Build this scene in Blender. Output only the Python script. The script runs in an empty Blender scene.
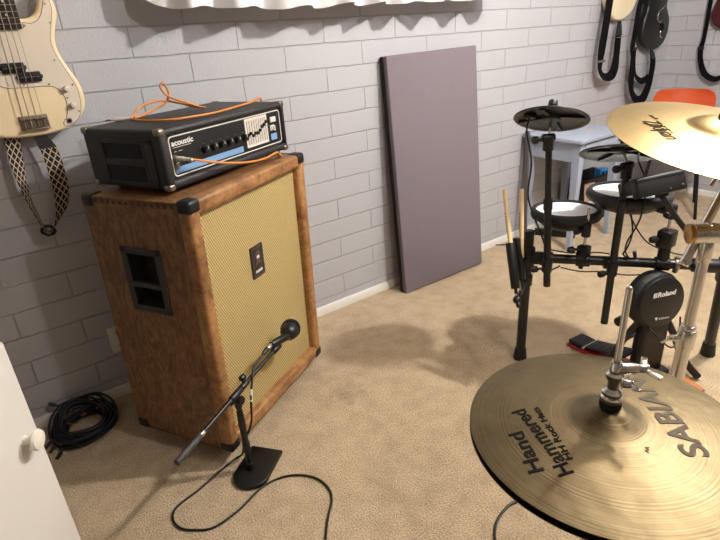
import bpy, bmesh, math, random
from mathutils import Vector, Matrix
random.seed(7)
PI = math.pi
SC = bpy.context.scene
COL = SC.collection
V = Vector

# ------------------------------------------------------------------ materials
def lin(r, g, b):
    f = lambda c: (c/255/12.92) if c/255 <= .04045 else ((c/255+.055)/1.055)**2.4
    return (f(r), f(g), f(b), 1)

def new_mat(name):
    m = bpy.data.materials.new(name); m.use_nodes = True
    nt = m.node_tree; b = nt.nodes['Principled BSDF']
    return m, nt, b

def N(nt, t, **kw):
    n = nt.nodes.new(t)
    for k, v in kw.items():
        if k in n.inputs: n.inputs[k].default_value = v
        else: setattr(n, k, v)
    return n

def mat(name, rgb, rough=.5, metal=0., var=.06, scale=40., bump=0., bscale=300., spec=None, stretch=None, coat=0.):
    """procedural: two tones mixed by noise + optional noise bump"""
    m, nt, b = new_mat(name)
    L = nt.links
    tc = N(nt, 'ShaderNodeTexCoord')
    src = tc.outputs['Object']
    if stretch:
        mp = N(nt, 'ShaderNodeMapping'); mp.inputs['Scale'].default_value = stretch
        L.new(src, mp.inputs['Vector']); src = mp.outputs['Vector']
    no = N(nt, 'ShaderNodeTexNoise', Scale=scale, Detail=3.)
    L.new(src, no.inputs['Vector'])
    mx = N(nt, 'ShaderNodeMix', data_type='RGBA')
    c = lin(*rgb)
    mx.inputs[6].default_value = (c[0]*(1-var), c[1]*(1-var), c[2]*(1-var), 1)
    mx.inputs[7].default_value = (min(1, c[0]*(1+var)), min(1, c[1]*(1+var)), min(1, c[2]*(1+var)), 1)
    L.new(no.outputs['Fac'], mx.inputs[0]); L.new(mx.outputs[2], b.inputs['Base Color'])
    b.inputs['Roughness'].default_value = rough
    b.inputs['Metallic'].default_value = metal
    if spec is not None: b.inputs['Specular IOR Level'].default_value = spec
    if coat: b.inputs['Coat Weight'].default_value = coat; b.inputs['Coat Roughness'].default_value = .15
    if bump:
        n2 = N(nt, 'ShaderNodeTexNoise', Scale=bscale, Detail=4.)
        L.new(src, n2.inputs['Vector'])
        bp = N(nt, 'ShaderNodeBump', Strength=1., Distance=bump)
        L.new(n2.outputs['Fac'], bp.inputs['Height']); L.new(bp.outputs['Normal'], b.inputs['Normal'])
    return m

def block_mat(name, rgb, axis):
    """painted concrete blocks 4 x 16 in, running bond"""
    m, nt, b = new_mat(name); L = nt.links
    geo = N(nt, 'ShaderNodeNewGeometry'); sep = N(nt, 'ShaderNodeSeparateXYZ'); L.new(geo.outputs['Position'], sep.inputs[0])
    cmb = N(nt, 'ShaderNodeCombineXYZ'); L.new(sep.outputs[axis], cmb.inputs[0]); L.new(sep.outputs[2], cmb.inputs[1])
    mp = N(nt, 'ShaderNodeMapping'); L.new(cmb.outputs[0], mp.inputs['Vector'])
    mp.inputs['Location'].default_value = (-1.3744+.2032+4.064, -.0818+.10082*2, 0)
    # wobble of the joints
    wob = N(nt, 'ShaderNodeTexNoise', Scale=9., Detail=2.); L.new(geo.outputs['Position'], wob.inputs['Vector'])
    ws = N(nt, 'ShaderNodeVectorMath', operation='SCALE'); ws.inputs[3].default_value = .006
    sub = N(nt, 'ShaderNodeVectorMath', operation='SUBTRACT'); sub.inputs[1].default_value = (.5, .5, .5)
    L.new(wob.outputs['Color'], sub.inputs[0]); L.new(sub.outputs[0], ws.inputs[0])
    add = N(nt, 'ShaderNodeVectorMath', operation='ADD'); L.new(mp.outputs[0], add.inputs[0]); L.new(ws.outputs[0], add.inputs[1])
    br = N(nt, 'ShaderNodeTexBrick', offset=.5, offset_frequency=2)
    br.inputs['Scale'].default_value = 1; br.inputs['Brick Width'].default_value = .4064; br.inputs['Row Height'].default_value = .10082
    br.inputs['Mortar Size'].default_value = .0036; br.inputs['Mortar Smooth'].default_value = .6
    c = lin(*rgb)
    br.inputs['Color1'].default_value = c
    br.inputs['Color2'].default_value = (c[0]*.97, c[1]*.97, c[2]*.975, 1)
    br.inputs['Mortar'].default_value = (c[0]*.86, c[1]*.86, c[2]*.86, 1)
    L.new(add.outputs[0], br.inputs['Vector'])
    L.new(br.outputs['Color'], b.inputs['Base Color'])
    b.inputs['Roughness'].default_value = .55
    inv = N(nt, 'ShaderNodeMath', operation='SUBTRACT'); inv.inputs[0].default_value = 1.
    L.new(br.outputs['Fac'], inv.inputs[1])
    b1 = N(nt, 'ShaderNodeBump', Strength=1., Distance=.0035); L.new(inv.outputs[0], b1.inputs['Height'])
    n2 = N(nt, 'ShaderNodeTexNoise', Scale=120., Detail=3.); L.new(geo.outputs['Position'], n2.inputs['Vector'])
    pit = N(nt, 'ShaderNodeTexVoronoi', Scale=55.); L.new(geo.outputs['Position'], pit.inputs['Vector'])
    pr = N(nt, 'ShaderNodeMapRange'); pr.inputs[1].default_value = .0; pr.inputs[2].default_value = .22
    L.new(pit.outputs['Distance'], pr.inputs[0])
    ad2 = N(nt, 'ShaderNodeMath', operation='MULTIPLY_ADD'); ad2.inputs[1].default_value = .6
    L.new(pr.outputs[0], ad2.inputs[0]); L.new(n2.outputs['Fac'], ad2.inputs[2])
    b2 = N(nt, 'ShaderNodeBump', Strength=.8, Distance=.0014); L.new(ad2.outputs[0], b2.inputs['Height'])
    L.new(b1.outputs['Normal'], b2.inputs['Normal']); L.new(b2.outputs['Normal'], b.inputs['Normal'])
    return m

def carpet_mat():
    m, nt, b = new_mat('carpet'); L = nt.links
    geo = N(nt, 'ShaderNodeNewGeometry')
    n1 = N(nt, 'ShaderNodeTexNoise', Scale=190., Detail=4.); L.new(geo.outputs['Position'], n1.inputs['Vector'])
    n2 = N(nt, 'ShaderNodeTexNoise', Scale=14., Detail=4.); L.new(geo.outputs['Position'], n2.inputs['Vector'])
    r1 = N(nt, 'ShaderNodeValToRGB'); e = r1.color_ramp.elements
    e[0].position = .28; e[0].color = lin(171, 145, 112); e[1].position = .68; e[1].color = lin(224, 203, 171)
    L.new(n1.outputs['Fac'], r1.inputs[0])
    mx = N(nt, 'ShaderNodeMix', data_type='RGBA', blend_type='MULTIPLY'); mx.inputs[0].default_value = 1
    r2 = N(nt, 'ShaderNodeValToRGB'); e = r2.color_ramp.elements
    e[0].position = .3; e[0].color = (.80, .78, .75, 1); e[1].position = .62; e[1].color = (1, 1, 1, 1)
    L.new(n2.outputs['Fac'], r2.inputs[0])
    L.new(r1.outputs[0], mx.inputs[6]); L.new(r2.outputs[0], mx.inputs[7])
    # a few old stains with outlines of their own
    last = mx.outputs[2]
    for (sx, sy, rad, dk) in ((.93, 1.47, .09, .78), (.20, 1.02, .09, .72), (.10, 1.18, .05, .7), (1.33, .78, .06, .8), (1.22, .66, .05, .82)):
        d = N(nt, 'ShaderNodeVectorMath', operation='DISTANCE'); d.inputs[1].default_value = (sx, sy, 0)
        L.new(geo.outputs['Position'], d.inputs[0])
        n3 = N(nt, 'ShaderNodeTexNoise', Scale=38., Detail=4.); L.new(geo.outputs['Position'], n3.inputs['Vector'])
        ma = N(nt, 'ShaderNodeMath', operation='MULTIPLY_ADD'); ma.inputs[1].default_value = rad*2.4
        L.new(n3.outputs['Fac'], ma.inputs[0]); L.new(d.outputs['Value'], ma.inputs[2])
        mr = N(nt, 'ShaderNodeMapRange'); mr.inputs[1].default_value = rad*1.35; mr.inputs[2].default_value = rad*2.2
        mr.inputs[3].default_value = dk; mr.inputs[4].default_value = 1.
        L.new(ma.outputs[0], mr.inputs[0])
        cmx = N(nt, 'ShaderNodeMix', data_type='RGBA', blend_type='MULTIPLY'); cmx.inputs[0].default_value = 1
        L.new(last, cmx.inputs[6]); L.new(mr.outputs[0], cmx.inputs[7]); last = cmx.outputs[2]
    L.new(last, b.inputs['Base Color'])
    b.inputs['Roughness'].default_value = 1.; b.inputs['Specular IOR Level'].default_value = .1
    b.inputs['Sheen Weight'].default_value = .15
    ad = N(nt, 'ShaderNodeMath', operation='ADD'); L.new(n1.outputs['Fac'], ad.inputs[0]); L.new(n2.outputs['Fac'], ad.inputs[1])
    bp = N(nt, 'ShaderNodeBump', Strength=.8, Distance=.012); L.new(ad.outputs[0], bp.inputs['Height'])
    L.new(bp.outputs['Normal'], b.inputs['Normal'])
    return m

def wood_mat(name, dark, mid, light, stretch=(6, 6, 1.2), rough=.42, swirl=2.5):
    m, nt, b = new_mat(name); L = nt.links
    tc = N(nt, 'ShaderNodeTexCoord'); mp = N(nt, 'ShaderNodeMapping'); mp.inputs['Scale'].default_value = stretch
    L.new(tc.outputs['Object'], mp.inputs['Vector'])
    n1 = N(nt, 'ShaderNodeTexNoise', Scale=3.2, Detail=8., Roughness=.62, Distortion=swirl); L.new(mp.outputs[0], n1.inputs['Vector'])
    n2 = N(nt, 'ShaderNodeTexNoise', Scale=26., Detail=5., Roughness=.6); L.new(mp.outputs[0], n2.inputs['Vector'])
    mxf = N(nt, 'ShaderNodeMath', operation='MULTIPLY_ADD'); mxf.inputs[1].default_value = .35
    L.new(n2.outputs['Fac'], mxf.inputs[0])
    sc = N(nt, 'ShaderNodeMath', operation='MULTIPLY'); sc.inputs[1].default_value = .68; L.new(n1.outputs['Fac'], sc.inputs[0])
    L.new(sc.outputs[0], mxf.inputs[2])
    r = N(nt, 'ShaderNodeValToRGB'); e = r.color_ramp.elements
    e[0].position = .34; e[0].color = lin(*dark); e[1].position = .70; e[1].color = lin(*light)
    k = e.new(.5); k.color = lin(*mid)
    L.new(mxf.outputs[0], r.inputs[0]); L.new(r.outputs[0], b.inputs['Base Color'])
    b.inputs['Roughness'].default_value = rough
    bp = N(nt, 'ShaderNodeBump', Strength=.3, Distance=.001); L.new(n2.outputs['Fac'], bp.inputs['Height']); L.new(bp.outputs['Normal'], b.inputs['Normal'])
    return m

def tweed_mat():
    m, nt, b = new_mat('tweed_cloth'); L = nt.links
    tc = N(nt, 'ShaderNodeTexCoord')
    w = N(nt, 'ShaderNodeTexWave', wave_type='BANDS', bands_direction='DIAGONAL', Scale=36., Distortion=.8)
    w.inputs['Detail'].default_value = 1; w.inputs['Detail Scale'].default_value = 3
    mp = N(nt, 'ShaderNodeMapping'); mp.inputs['Scale'].default_value = (1.9, 0, .95)
    L.new(tc.outputs['Object'], mp.inputs[0]); L.new(mp.outputs[0], w.inputs['Vector'])
    ck = N(nt, 'ShaderNodeTexNoise', Scale=420., Detail=2.); L.new(tc.outputs['Object'], ck.inputs['Vector'])
    r = N(nt, 'ShaderNodeValToRGB'); e = r.color_ramp.elements
    e[0].position = .15; e[0].color = lin(140, 118, 72); e[1].position = .75; e[1].color = lin(196, 174, 122)
    ad = N(nt, 'ShaderNodeMath', operation='MULTIPLY_ADD'); ad.inputs[1].default_value = .45; L.new(ck.outputs['Fac'], ad.inputs[0])
    s = N(nt, 'ShaderNodeMath', operation='MULTIPLY'); s.inputs[1].default_value = .62; L.new(w.outputs['Fac'], s.inputs[0]); L.new(s.outputs[0], ad.inputs[2])
    L.new(ad.outputs[0], r.inputs[0]); L.new(r.outputs[0], b.inputs['Base Color'])
    b.inputs['Roughness'].default_value = .8; b.inputs['Specular IOR Level'].default_value = .2
    bp = N(nt, 'ShaderNodeBump', Strength=.7, Distance=.002); L.new(ad.outputs[0], bp.inputs['Height']); L.new(bp.outputs['Normal'], b.inputs['Normal'])
    return m

def cymbal_mat(name, rgb, rgb2, rough, gscale, gdist, ham=.0012, hs=38.):
    m, nt, b = new_mat(name); L = nt.links
    tc = N(nt, 'ShaderNodeTexCoord'); sep = N(nt, 'ShaderNodeSeparateXYZ'); L.new(tc.outputs['Object'], sep.inputs[0])
    cm = N(nt, 'ShaderNodeCombineXYZ'); L.new(sep.outputs[0], cm.inputs[0]); L.new(sep.outputs[1], cm.inputs[1])
    ln = N(nt, 'ShaderNodeVectorMath', operation='LENGTH'); L.new(cm.outputs[0], ln.inputs[0])
    c2 = N(nt, 'ShaderNodeCombineXYZ'); L.new(ln.outputs['Value'], c2.inputs[0])
    g = N(nt, 'ShaderNodeTexNoise', Scale=gscale, Detail=3.); L.new(c2.outputs[0], g.inputs['Vector'])
    h = N(nt, 'ShaderNodeTexNoise', Scale=hs, Detail=1.); L.new(tc.outputs['Object'], h.inputs['Vector'])
    t = N(nt, 'ShaderNodeTexNoise', Scale=9., Detail=5., Roughness=.65); L.new(tc.outputs['Object'], t.inputs['Vector'])
    mx = N(nt, 'ShaderNodeMix', data_type='RGBA'); mx.inputs[6].default_value = lin(*rgb); mx.inputs[7].default_value = lin(*rgb2)
    mf = N(nt, 'ShaderNodeMath', operation='MULTIPLY_ADD'); mf.inputs[1].default_value = .5; L.new(g.outputs['Fac'], mf.inputs[0])
    ms = N(nt, 'ShaderNodeMath', operation='MULTIPLY'); ms.inputs[1].default_value = .5; L.new(t.outputs['Fac'], ms.inputs[0]); L.new(ms.outputs[0], mf.inputs[2])
    mr = N(nt, 'ShaderNodeMapRange'); mr.inputs[1].default_value = .35; mr.inputs[2].default_value = .65; L.new(mf.outputs[0], mr.inputs[0])
    L.new(mr.outputs[0], mx.inputs[0]); L.new(mx.outputs[2], b.inputs['Base Color'])
    b.inputs['Metallic'].default_value = 1.; b.inputs['Roughness'].default_value = rough
    b1 = N(nt, 'ShaderNodeBump', Strength=1., Distance=gdist); L.new(g.outputs['Fac'], b1.inputs['Height'])
    b2 = N(nt, 'ShaderNodeBump', Strength=1., Distance=ham); L.new(h.outputs['Fac'], b2.inputs['Height'])
    L.new(b1.outputs['Normal'], b2.inputs['Normal']); L.new(b2.outputs['Normal'], b.inputs['Normal'])
    return m

def strap_weave_mat():
    m, nt, b = new_mat('woven_strap'); L = nt.links
    uv = N(nt, 'ShaderNodeUVMap'); sep = N(nt, 'ShaderNodeSeparateXYZ'); L.new(uv.outputs[0], sep.inputs[0])
    def tri(a_out, b_out, s):
        x = N(nt, 'ShaderNodeMath', operation='MULTIPLY'); x.inputs[1].default_value = s; L.new(b_out, x.inputs[0])
        a = N(nt, 'ShaderNodeMath', operation='ADD'); L.new(a_out, a.inputs[0]); L.new(x.outputs[0], a.inputs[1])
        p = N(nt, 'ShaderNodeMath', operation='PINGPONG'); p.inputs[1].default_value = .5; L.new(a.outputs[0], p.inputs[0])
        return p.outputs[0]
    u2 = N(nt, 'ShaderNodeMath', operation='MULTIPLY'); u2.inputs[1].default_value = 2.5; L.new(sep.outputs[0], u2.inputs[0])
    p1 = tri(u2.outputs[0], sep.outputs[1], 34.); p2 = tri(u2.outputs[0], sep.outputs[1], -34.)
    mn = N(nt, 'ShaderNodeMath', operation='MINIMUM'); L.new(p1, mn.inputs[0]); L.new(p2, mn.inputs[1])
    r = N(nt, 'ShaderNodeValToRGB'); e = r.color_ramp.elements; r.color_ramp.interpolation = 'CONSTANT'
    e[0].color = lin(190, 170, 146); e[1].position = .105; e[1].color = lin(22, 18, 18)
    L.new(mn.outputs[0], r.inputs[0]); L.new(r.outputs[0], b.inputs['Base Color']); b.inputs['Roughness'].default_value = .85
    return m

M = {}
M['wall'] = block_mat('painted_block_wall', (183, 183, 188), 0)
M['wall_side'] = block_mat('painted_block_wall_side', (183, 183, 188), 1)
M['plain_wall'] = mat('painted_plain_wall', (128, 120, 114), .7, var=.02)
M['ceiling'] = mat('ceiling_paint', (196, 192, 186), .8, var=.02, bump=.002, bscale=80)
M['carpet'] = carpet_mat()
M['trim'] = mat('white_trim_paint', (226, 222, 216), .45, var=.02, scale=8)
M['curtain'] = mat('white_curtain_cloth', (232, 230, 232), .9, var=.03, scale=12, bump=.0006, bscale=700)
M['white_gloss'] = mat('white_furniture_paint', (206, 201, 195), .4, var=.02, scale=6)
M['knob_white'] = mat('ivory_knob', (226, 220, 206), .25, var=.02)
M['cream'] = mat('cream_lacquer', (246, 223, 184), .25, var=.025, scale=5, coat=.4)
M['cream2'] = mat('cream_lacquer_pale', (226, 212, 182), .3, var=.03, scale=5)
M['guard'] = mat('parchment_pickguard', (228, 214, 196), .35, var=.02)
M['guard_edge'] = mat('dark_bevel', (70, 55, 40), .5)
M['rosewood'] = mat('dark_rosewood', (34, 20, 17), .5, var=.3, stretch=(60, 60, 5), scale=4)
M['maple'] = mat('maple_neck', (196, 160, 110), .4, var=.1, stretch=(40, 40, 4), scale=4)
M['black_plastic'] = mat('black_plastic', (14, 13, 14), .42, var=.15)
M['black_rubber'] = mat('black_rubber', (16, 15, 15), .65, var=.15, bump=.0004, bscale=400)
M['pad_rubber'] = mat('pad_rubber', (30, 28, 27), .36, var=.15, scale=12, bump=.0004, bscale=200)
M['black_metal'] = mat('black_painted_tube', (14, 13, 14), .38, var=.12)
M['black_gloss'] = mat('black_gloss', (6, 6, 10), .45, var=.1, spec=.25)
M['module_black'] = mat('module_black', (9, 8, 9), .5, var=.1)
M['chrome'] = mat('chrome', (214, 212, 208), .13, 1., var=.06, scale=20)
M['old_chrome'] = mat('worn_nickel', (150, 140, 128), .38, 1., var=.25, scale=90)
M['steel'] = mat('string_steel', (170, 160, 145), .35, 1.)
M['brass'] = mat('brass_and_reflection', (186, 150, 92), .3, 1., var=.08)  # plug tip metal; also the painted cymbal reflection on the tilter cap
M['wood_side'] = wood_mat('varnished_ply', (72, 48, 29), (114, 79, 48), (150, 112, 70), (7, 5, 2.0), swirl=3.5)
M['wood_frame'] = wood_mat('varnished_frame', (86, 56, 34), (148, 104, 62), (188, 142, 92), (2.2, 2.2, 2.2), swirl=1.2)
M['joint'] = mat('joint_end_grain', (52, 28, 16), .5, var=.2)
M['tweed'] = tweed_mat()
M['plaque'] = mat('plaque_dark', (44, 37, 35), .4, var=.2)
M['plaque_art'] = mat('plaque_art', (88, 70, 64), .45, var=.15)
M['tolex'] = mat('black_vinyl', (36, 34, 35), .5, var=.12, scale=60, bump=.0012, bscale=420)
M['panel_black'] = mat('amp_panel_black', (22, 23, 26), .35, var=.1)
M['panel_white'] = mat('amp_panel_white', (222, 216, 206), .45, var=.03)
M['panel_blue'] = mat('amp_panel_blue', (122, 160, 206), .45, var=.03)
M['orange_cable'] = mat('orange_cable', (214, 136, 62), .45, var=.05)
M['cable_grey'] = mat('plug_boot_grey', (216, 208, 198), .4, var=.05)
M['cable_black'] = mat('black_cable', (13, 12, 13), .5, var=.15)
M['cable_blue'] = mat('blue_black_cable', (24, 26, 40), .5, var=.15)
M['cable_tag'] = mat('white_tag', (214, 208, 200), .5)
M['copper'] = mat('copper_plug', (190, 116, 74), .3, 1., var=.1)
M['acoustic_cloth'] = mat('purple_grey_cloth', (122, 113, 120), .95, var=.03, scale=30, bump=.0005, bscale=900, spec=.15)
M['backing_cloth'] = mat('dark_backing_cloth', (48, 42, 44), .95, var=.05, spec=.1)
M['desk'] = mat('blue_grey_paint', (158, 167, 186), .5, var=.04, scale=8)
M['orange_plastic'] = mat('orange_plastic', (204, 84, 42), .38, var=.05, scale=6)
M['mesh_white'] = mat('mesh_head_white', (240, 240, 242), .7, var=.02)
M['rim_grey'] = mat('rim_rubber', (24, 24, 27), .45, var=.1)
M['stick'] = mat('hickory', (232, 204, 158), .45, var=.08, stretch=(30, 30, 4), scale=5)
M['red'] = mat('red_enamel', (170, 32, 34), .35, var=.1)
M['ink'] = mat('black_ink', (24, 20, 18), .85, var=.15, spec=.1)
M['ink_grey'] = mat('faded_ink', (82, 71, 54), .8, var=.15, scale=60)
M['ink_white'] = mat('white_print', (226, 224, 222), .5, var=.02)
M['hat'] = cymbal_mat('hi_hat_bronze', (110, 96, 72), (84, 73, 54), .45, 420., .0004, .0010, 36.)
M['crash'] = cymbal_mat('crash_bronze', (172, 150, 107), (154, 130, 88), .36, 240., .00020, .0005, 20.)
M['felt'] = mat('black_felt', (20, 19, 18), .95)
M['strap_black'] = mat('black_webbing', (14, 13, 16), .9, var=.15, scale=120, spec=.1)
M['weave'] = strap_weave_mat()
M['leather'] = mat('black_leather', (20, 18, 18), .45, var=.15)
M['guitar_black'] = mat('black_lacquer', (10, 11, 12), .35, var=.1)
M['guitar_red'] = mat('dark_red_lacquer', (66, 20, 26), .3, var=.2, scale=8, coat=.3)
M['dark_board'] = mat('dark_board', (84, 76, 76), .6, var=.08)
M['crate'] = mat('black_crate', (34, 31, 32), .6, var=.15)
M['blue_card'] = mat('blue_carton', (40, 128, 196), .5, var=.05)
M['tan_card'] = mat('tan_card', (190, 156, 126), .6, var=.06)
M['bin'] = mat('light_grey_bin', (186, 184, 184), .5, var=.03)
M['yellow'] = mat('pencil_yellow', (222, 190, 120), .5)
M['fur'] = mat('orange_wood_base', (176, 112, 64), .5, var=.15)

# ------------------------------------------------------------------ mesh helpers
def frame(o, x, y, z):
    m = Matrix((V(x).normalized(), V(y).normalized(), V(z).normalized())).transposed().to_4x4()
    m.translation = V(o); return m

def axis_frame(o, z, hint=(0, 0, 1)):
    z = V(z).normalized(); h = V(hint)
    if abs(z.dot(h.normalized())) > .98: h = V((1, 0, 0))
    x = h.cross(z).normalized(); y = z.cross(x)
    return frame(o, x, y, z)

def RZ(o, deg):
    m = Matrix.Rotation(math.radians(deg), 4, 'Z'); m.translation = V(o); return m

class B:
    """a bmesh that shapes are added to"""
    def __init__(s, Mx=None):
        s.bm = bmesh.new(); s.M = Mx or Matrix()
    def _merge(s, b2, Mx=None):
        Mx = s.M @ (Mx or Matrix())
        b2.transform(Mx)
        if Mx.determinant() < 0: bmesh.ops.reverse_faces(b2, faces=b2.faces)
        me = bpy.data.meshes.new('t'); b2.to_mesh(me); b2.free(); s.bm.from_mesh(me); bpy.data.meshes.remove(me)
        return s
    def box(s, lo, hi, bev=0., seg=2, Mx=None):
        b = bmesh.new(); bmesh.ops.create_cube(b, size=1)
        lo, hi = V(lo), V(hi); c = (lo+hi)/2; d = hi-lo
        for v in b.verts: v.co = V((v.co.x*d.x, v.co.y*d.y, v.co.z*d.z))+c
        if bev: bmesh.ops.bevel(b, geom=b.edges[:], offset=min(bev, min(abs(k) for k in d)*.49), segments=seg, profile=.5, affect='EDGES')
        return s._merge(b, Mx)
    def cyl(s, p0, p1, r0, r1=None, seg=20, bev=0., Mx=None):
        r1 = r0 if r1 is None else r1
        p0, p1 = V(p0), V(p1); L = (p1-p0).length
        if bev:
            prof = [(0, 0), (r0-bev, 0), (r0-bev*.3, bev*.3), (r0, bev), (r1, L-bev), (r1-bev*.3, L-bev*.3), (r1-bev, L), (0, L)]
        else: prof = [(0, 0), (r0, 0), (r1, L), (0, L)]
        return s.lathe(prof, axis_frame(p0, p1-p0), seg, Mx)
    def lathe(s, prof, fr, seg=32, Mx=None):
        b = bmesh.new(); rings = []
        for r, z in prof:
            if r <= 1e-7: rings.append([b.verts.new((0, 0, z))])
            else: rings.append([b.verts.new((r*math.cos(2*PI*i/seg), r*math.sin(2*PI*i/seg), z)) for i in range(seg)])
        for a, c in zip(rings, rings[1:]):
            for i in range(seg):
                j = (i+1) % seg
                if len(a) == 1 and len(c) == 1: continue
                if len(a) == 1: b.faces.new((a[0], c[j], c[i]))
                elif len(c) == 1: b.faces.new((a[i], a[j], c[0]))
                else: b.faces.new((a[i], a[j], c[j], c[i]))
        bmesh.ops.recalc_face_normals(b, faces=b.faces)
        return s._merge(b, (Mx or Matrix()) @ fr)
    def tube(s, pts, r, seg=8, sub=6, smooth=True, radii=None, closed=False):
        P = [V(q) for q in pts]
        if smooth and len(P) > 2:
            out = []; n = len(P)
            for i in range(n-1):
                p0, p1, p2, p3 = P[max(i-1, 0)], P[i], P[i+1], P[min(i+2, n-1)]
                for k in range(sub):
                    t = k/sub
                    out.append(.5*((2*p1)+(p2-p0)*t+(2*p0-5*p1+4*p2-p3)*t*t+(3*p1-p0-3*p2+p3)*t**3))
            out.append(P[-1]); P = out
        b = bmesh.new(); rings = []
        T = (P[1]-P[0]).normalized(); nrm = T.orthogonal().normalized()
        for i, q in enumerate(P):
            t = (P[min(i+1, len(P)-1)]-P[max(i-1, 0)])
            t = t.normalized() if t.length > 1e-9 else T
            nrm = (nrm-t*nrm.dot(t)).normalized(); bn = t.cross(nrm); T = t
            rr = radii[min(len(radii)-1, int(i*len(radii)/len(P)))] if radii else r
            rings.append([b.verts.new(q+nrm*rr*math.cos(2*PI*k/seg)+bn*rr*math.sin(2*PI*k/seg)) for k in range(seg)])
        for a, c in zip(rings, rings[1:]):
            for k in range(seg): b.faces.new((a[k], a[(k+1) % seg], c[(k+1) % seg], c[k]))
        b.faces.new(rings[0][::-1]); b.faces.new(rings[-1])
        bmesh.ops.recalc_face_normals(b, faces=b.faces)
        return s._merge(b)
    def prism(s, pts, z0, z1, fr=None, bev=0., seg=2):
        """closed 2-D outline extruded along local z"""
        b = bmesh.new(); n = len(pts)
        A = [b.verts.new((x, y, z0)) for x, y in pts]; C = [b.verts.new((x, y, z1)) for x, y in pts]
        f0 = b.faces.new(A[::-1]); f1 = b.faces.new(C)
        for i in range(n): b.faces.new((A[i], A[(i+1) % n], C[(i+1) % n], C[i]))
        bmesh.ops.recalc_face_normals(b, faces=b.faces)
        if bev:
            ed = [e for e in b.edges if f1 in e.link_faces or f0 in e.link_faces]
            bmesh.ops.bevel(b, geom=ed, offset=bev, segments=seg, profile=.5, affect='EDGES')
        bmesh.ops.triangulate(b, faces=[f for f in b.faces if len(f.verts) > 4])
        return s._merge(b, fr)
    def ribbon(s, pts, wdirs, widths, th=.003, sub=8):
        """flat band: centre line, direction across, widths, given thickness; writes a UV map"""
        def cr(P, t, i):
            n = len(P); p0, p1, p2, p3 = P[max(i-1, 0)], P[i], P[min(i+1, n-1)], P[min(i+2, n-1)]
            return .5*((2*p1)+(p2-p0)*t+(2*p0-5*p1+4*p2-p3)*t*t+(3*p1-p0-3*p2+p3)*t**3)
        P = [V(q) for q in pts]; Wd = [V(w).normalized()*wi for w, wi in zip(wdirs, widths)]
        C = []; Wv = []
        for i in range(len(P)-1):
            for k in range(sub): C.append(cr(P, k/sub, i)); Wv.append(cr(Wd, k/sub, i))
        C.append(P[-1]); Wv.append(Wd[-1])
        b = bmesh.new(); uvl = b.loops.layers.uv.new('UVMap'); rings = []; dist = [0]
        for i in range(1, len(C)): dist.append(dist[-1]+(C[i]-C[i-1]).length)
        for i, c in enumerate(C):
            t = (C[min(i+1, len(C)-1)]-C[max(i-1, 0)]).normalized(); w = Wv[i]; n = t.cross(w).normalized()*th/2
            rings.append([b.verts.new(c-w/2-n), b.verts.new(c+w/2-n), b.verts.new(c+w/2+n), b.verts.new(c-w/2+n)])
        for i, (a, c) in enumerate(zip(rings, rings[1:])):
            for k in range(4):
                f = b.faces.new((a[k], a[(k+1) % 4], c[(k+1) % 4], c[k]))
                us = ((0, 1), (1, 1), (1, 0), (0, 0))[k]
                for lp, (u, d) in zip(f.loops, ((us[0], dist[i]), (us[1], dist[i]), (us[1], dist[i+1]), (us[0], dist[i+1]))):
                    lp[uvl].uv = (u, d)
        b.faces.new(rings[0][::-1]); b.faces.new(rings[-1])
        bmesh.ops.recalc_face_normals(b, faces=b.faces)
        return s._merge(b)
    def sphere(s, c, r, scale=(1, 1, 1), fr=None, seg=20):
        b = bmesh.new(); bmesh.ops.create_uvsphere(b, u_segments=seg, v_segments=seg//2, radius=r)
        for v in b.verts: v.co = V((v.co.x*scale[0], v.co.y*scale[1], v.co.z*scale[2]))
        m = Matrix.Translation(V(c))
        if fr: m = m @ fr
        return s._merge(b, m)

WM = {}
def obj(name, b, m, parent=None, local=False, ang=38):
    """link one mesh object; b holds world coordinates unless local"""
    bm = b.bm if isinstance(b, B) else b
    me = bpy.data.meshes.new(name)
    o = bpy.data.objects.new(name, None if False else me); COL.objects.link(o)
    if parent is not None:
        o.parent = parent; Mx = WM[parent]
        WM[o] = Mx
        if not local: bm.transform(Mx.inverted())
    else:
        bm.verts.ensure_lookup_table()
        xs = [v.co for v in bm.verts]
        lo = V((min(c.x for c in xs), min(c.y for c in xs), min(c.z for c in xs))); hi = V((max(c.x for c in xs), max(c.y for c in xs), max(c.z for c in xs)))
        org = V(((lo.x+hi.x)/2, (lo.y+hi.y)/2, lo.z)); bm.transform(Matrix.Translation(-org)); o.location = org
        WM[o] = Matrix.Translation(org)
    bm.to_mesh(me); bm.free()
    me.materials.append(m if not isinstance(m, str) else M[m])
    me.polygons.foreach_set('use_smooth', [True]*len(me.polygons))
    me.set_sharp_from_angle(angle=math.radians(ang)); me.update()
    return o

def thing(name, label, cat, Mx, group=None):
    o = bpy.data.objects.new(name, None); COL.objects.link(o); o.empty_display_size = .05
    if not isinstance(Mx, Matrix): Mx = Matrix.Translation(V(Mx))
    o.matrix_world = Mx; o.location = Mx.translation; o.rotation_mode = 'XYZ'; o.rotation_euler = Mx.to_euler()
    WM[o] = Mx.copy(); o['label'] = label; o['category'] = cat
    if group: o['group'] = group
    return o

def tag(o, label, cat, group=None):
    o['label'] = label; o['category'] = cat
    if group: o['group'] = group
    return o

def struct(name, b, m):
    o = obj(name, b, m); o['kind'] = 'structure'; return o

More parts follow.
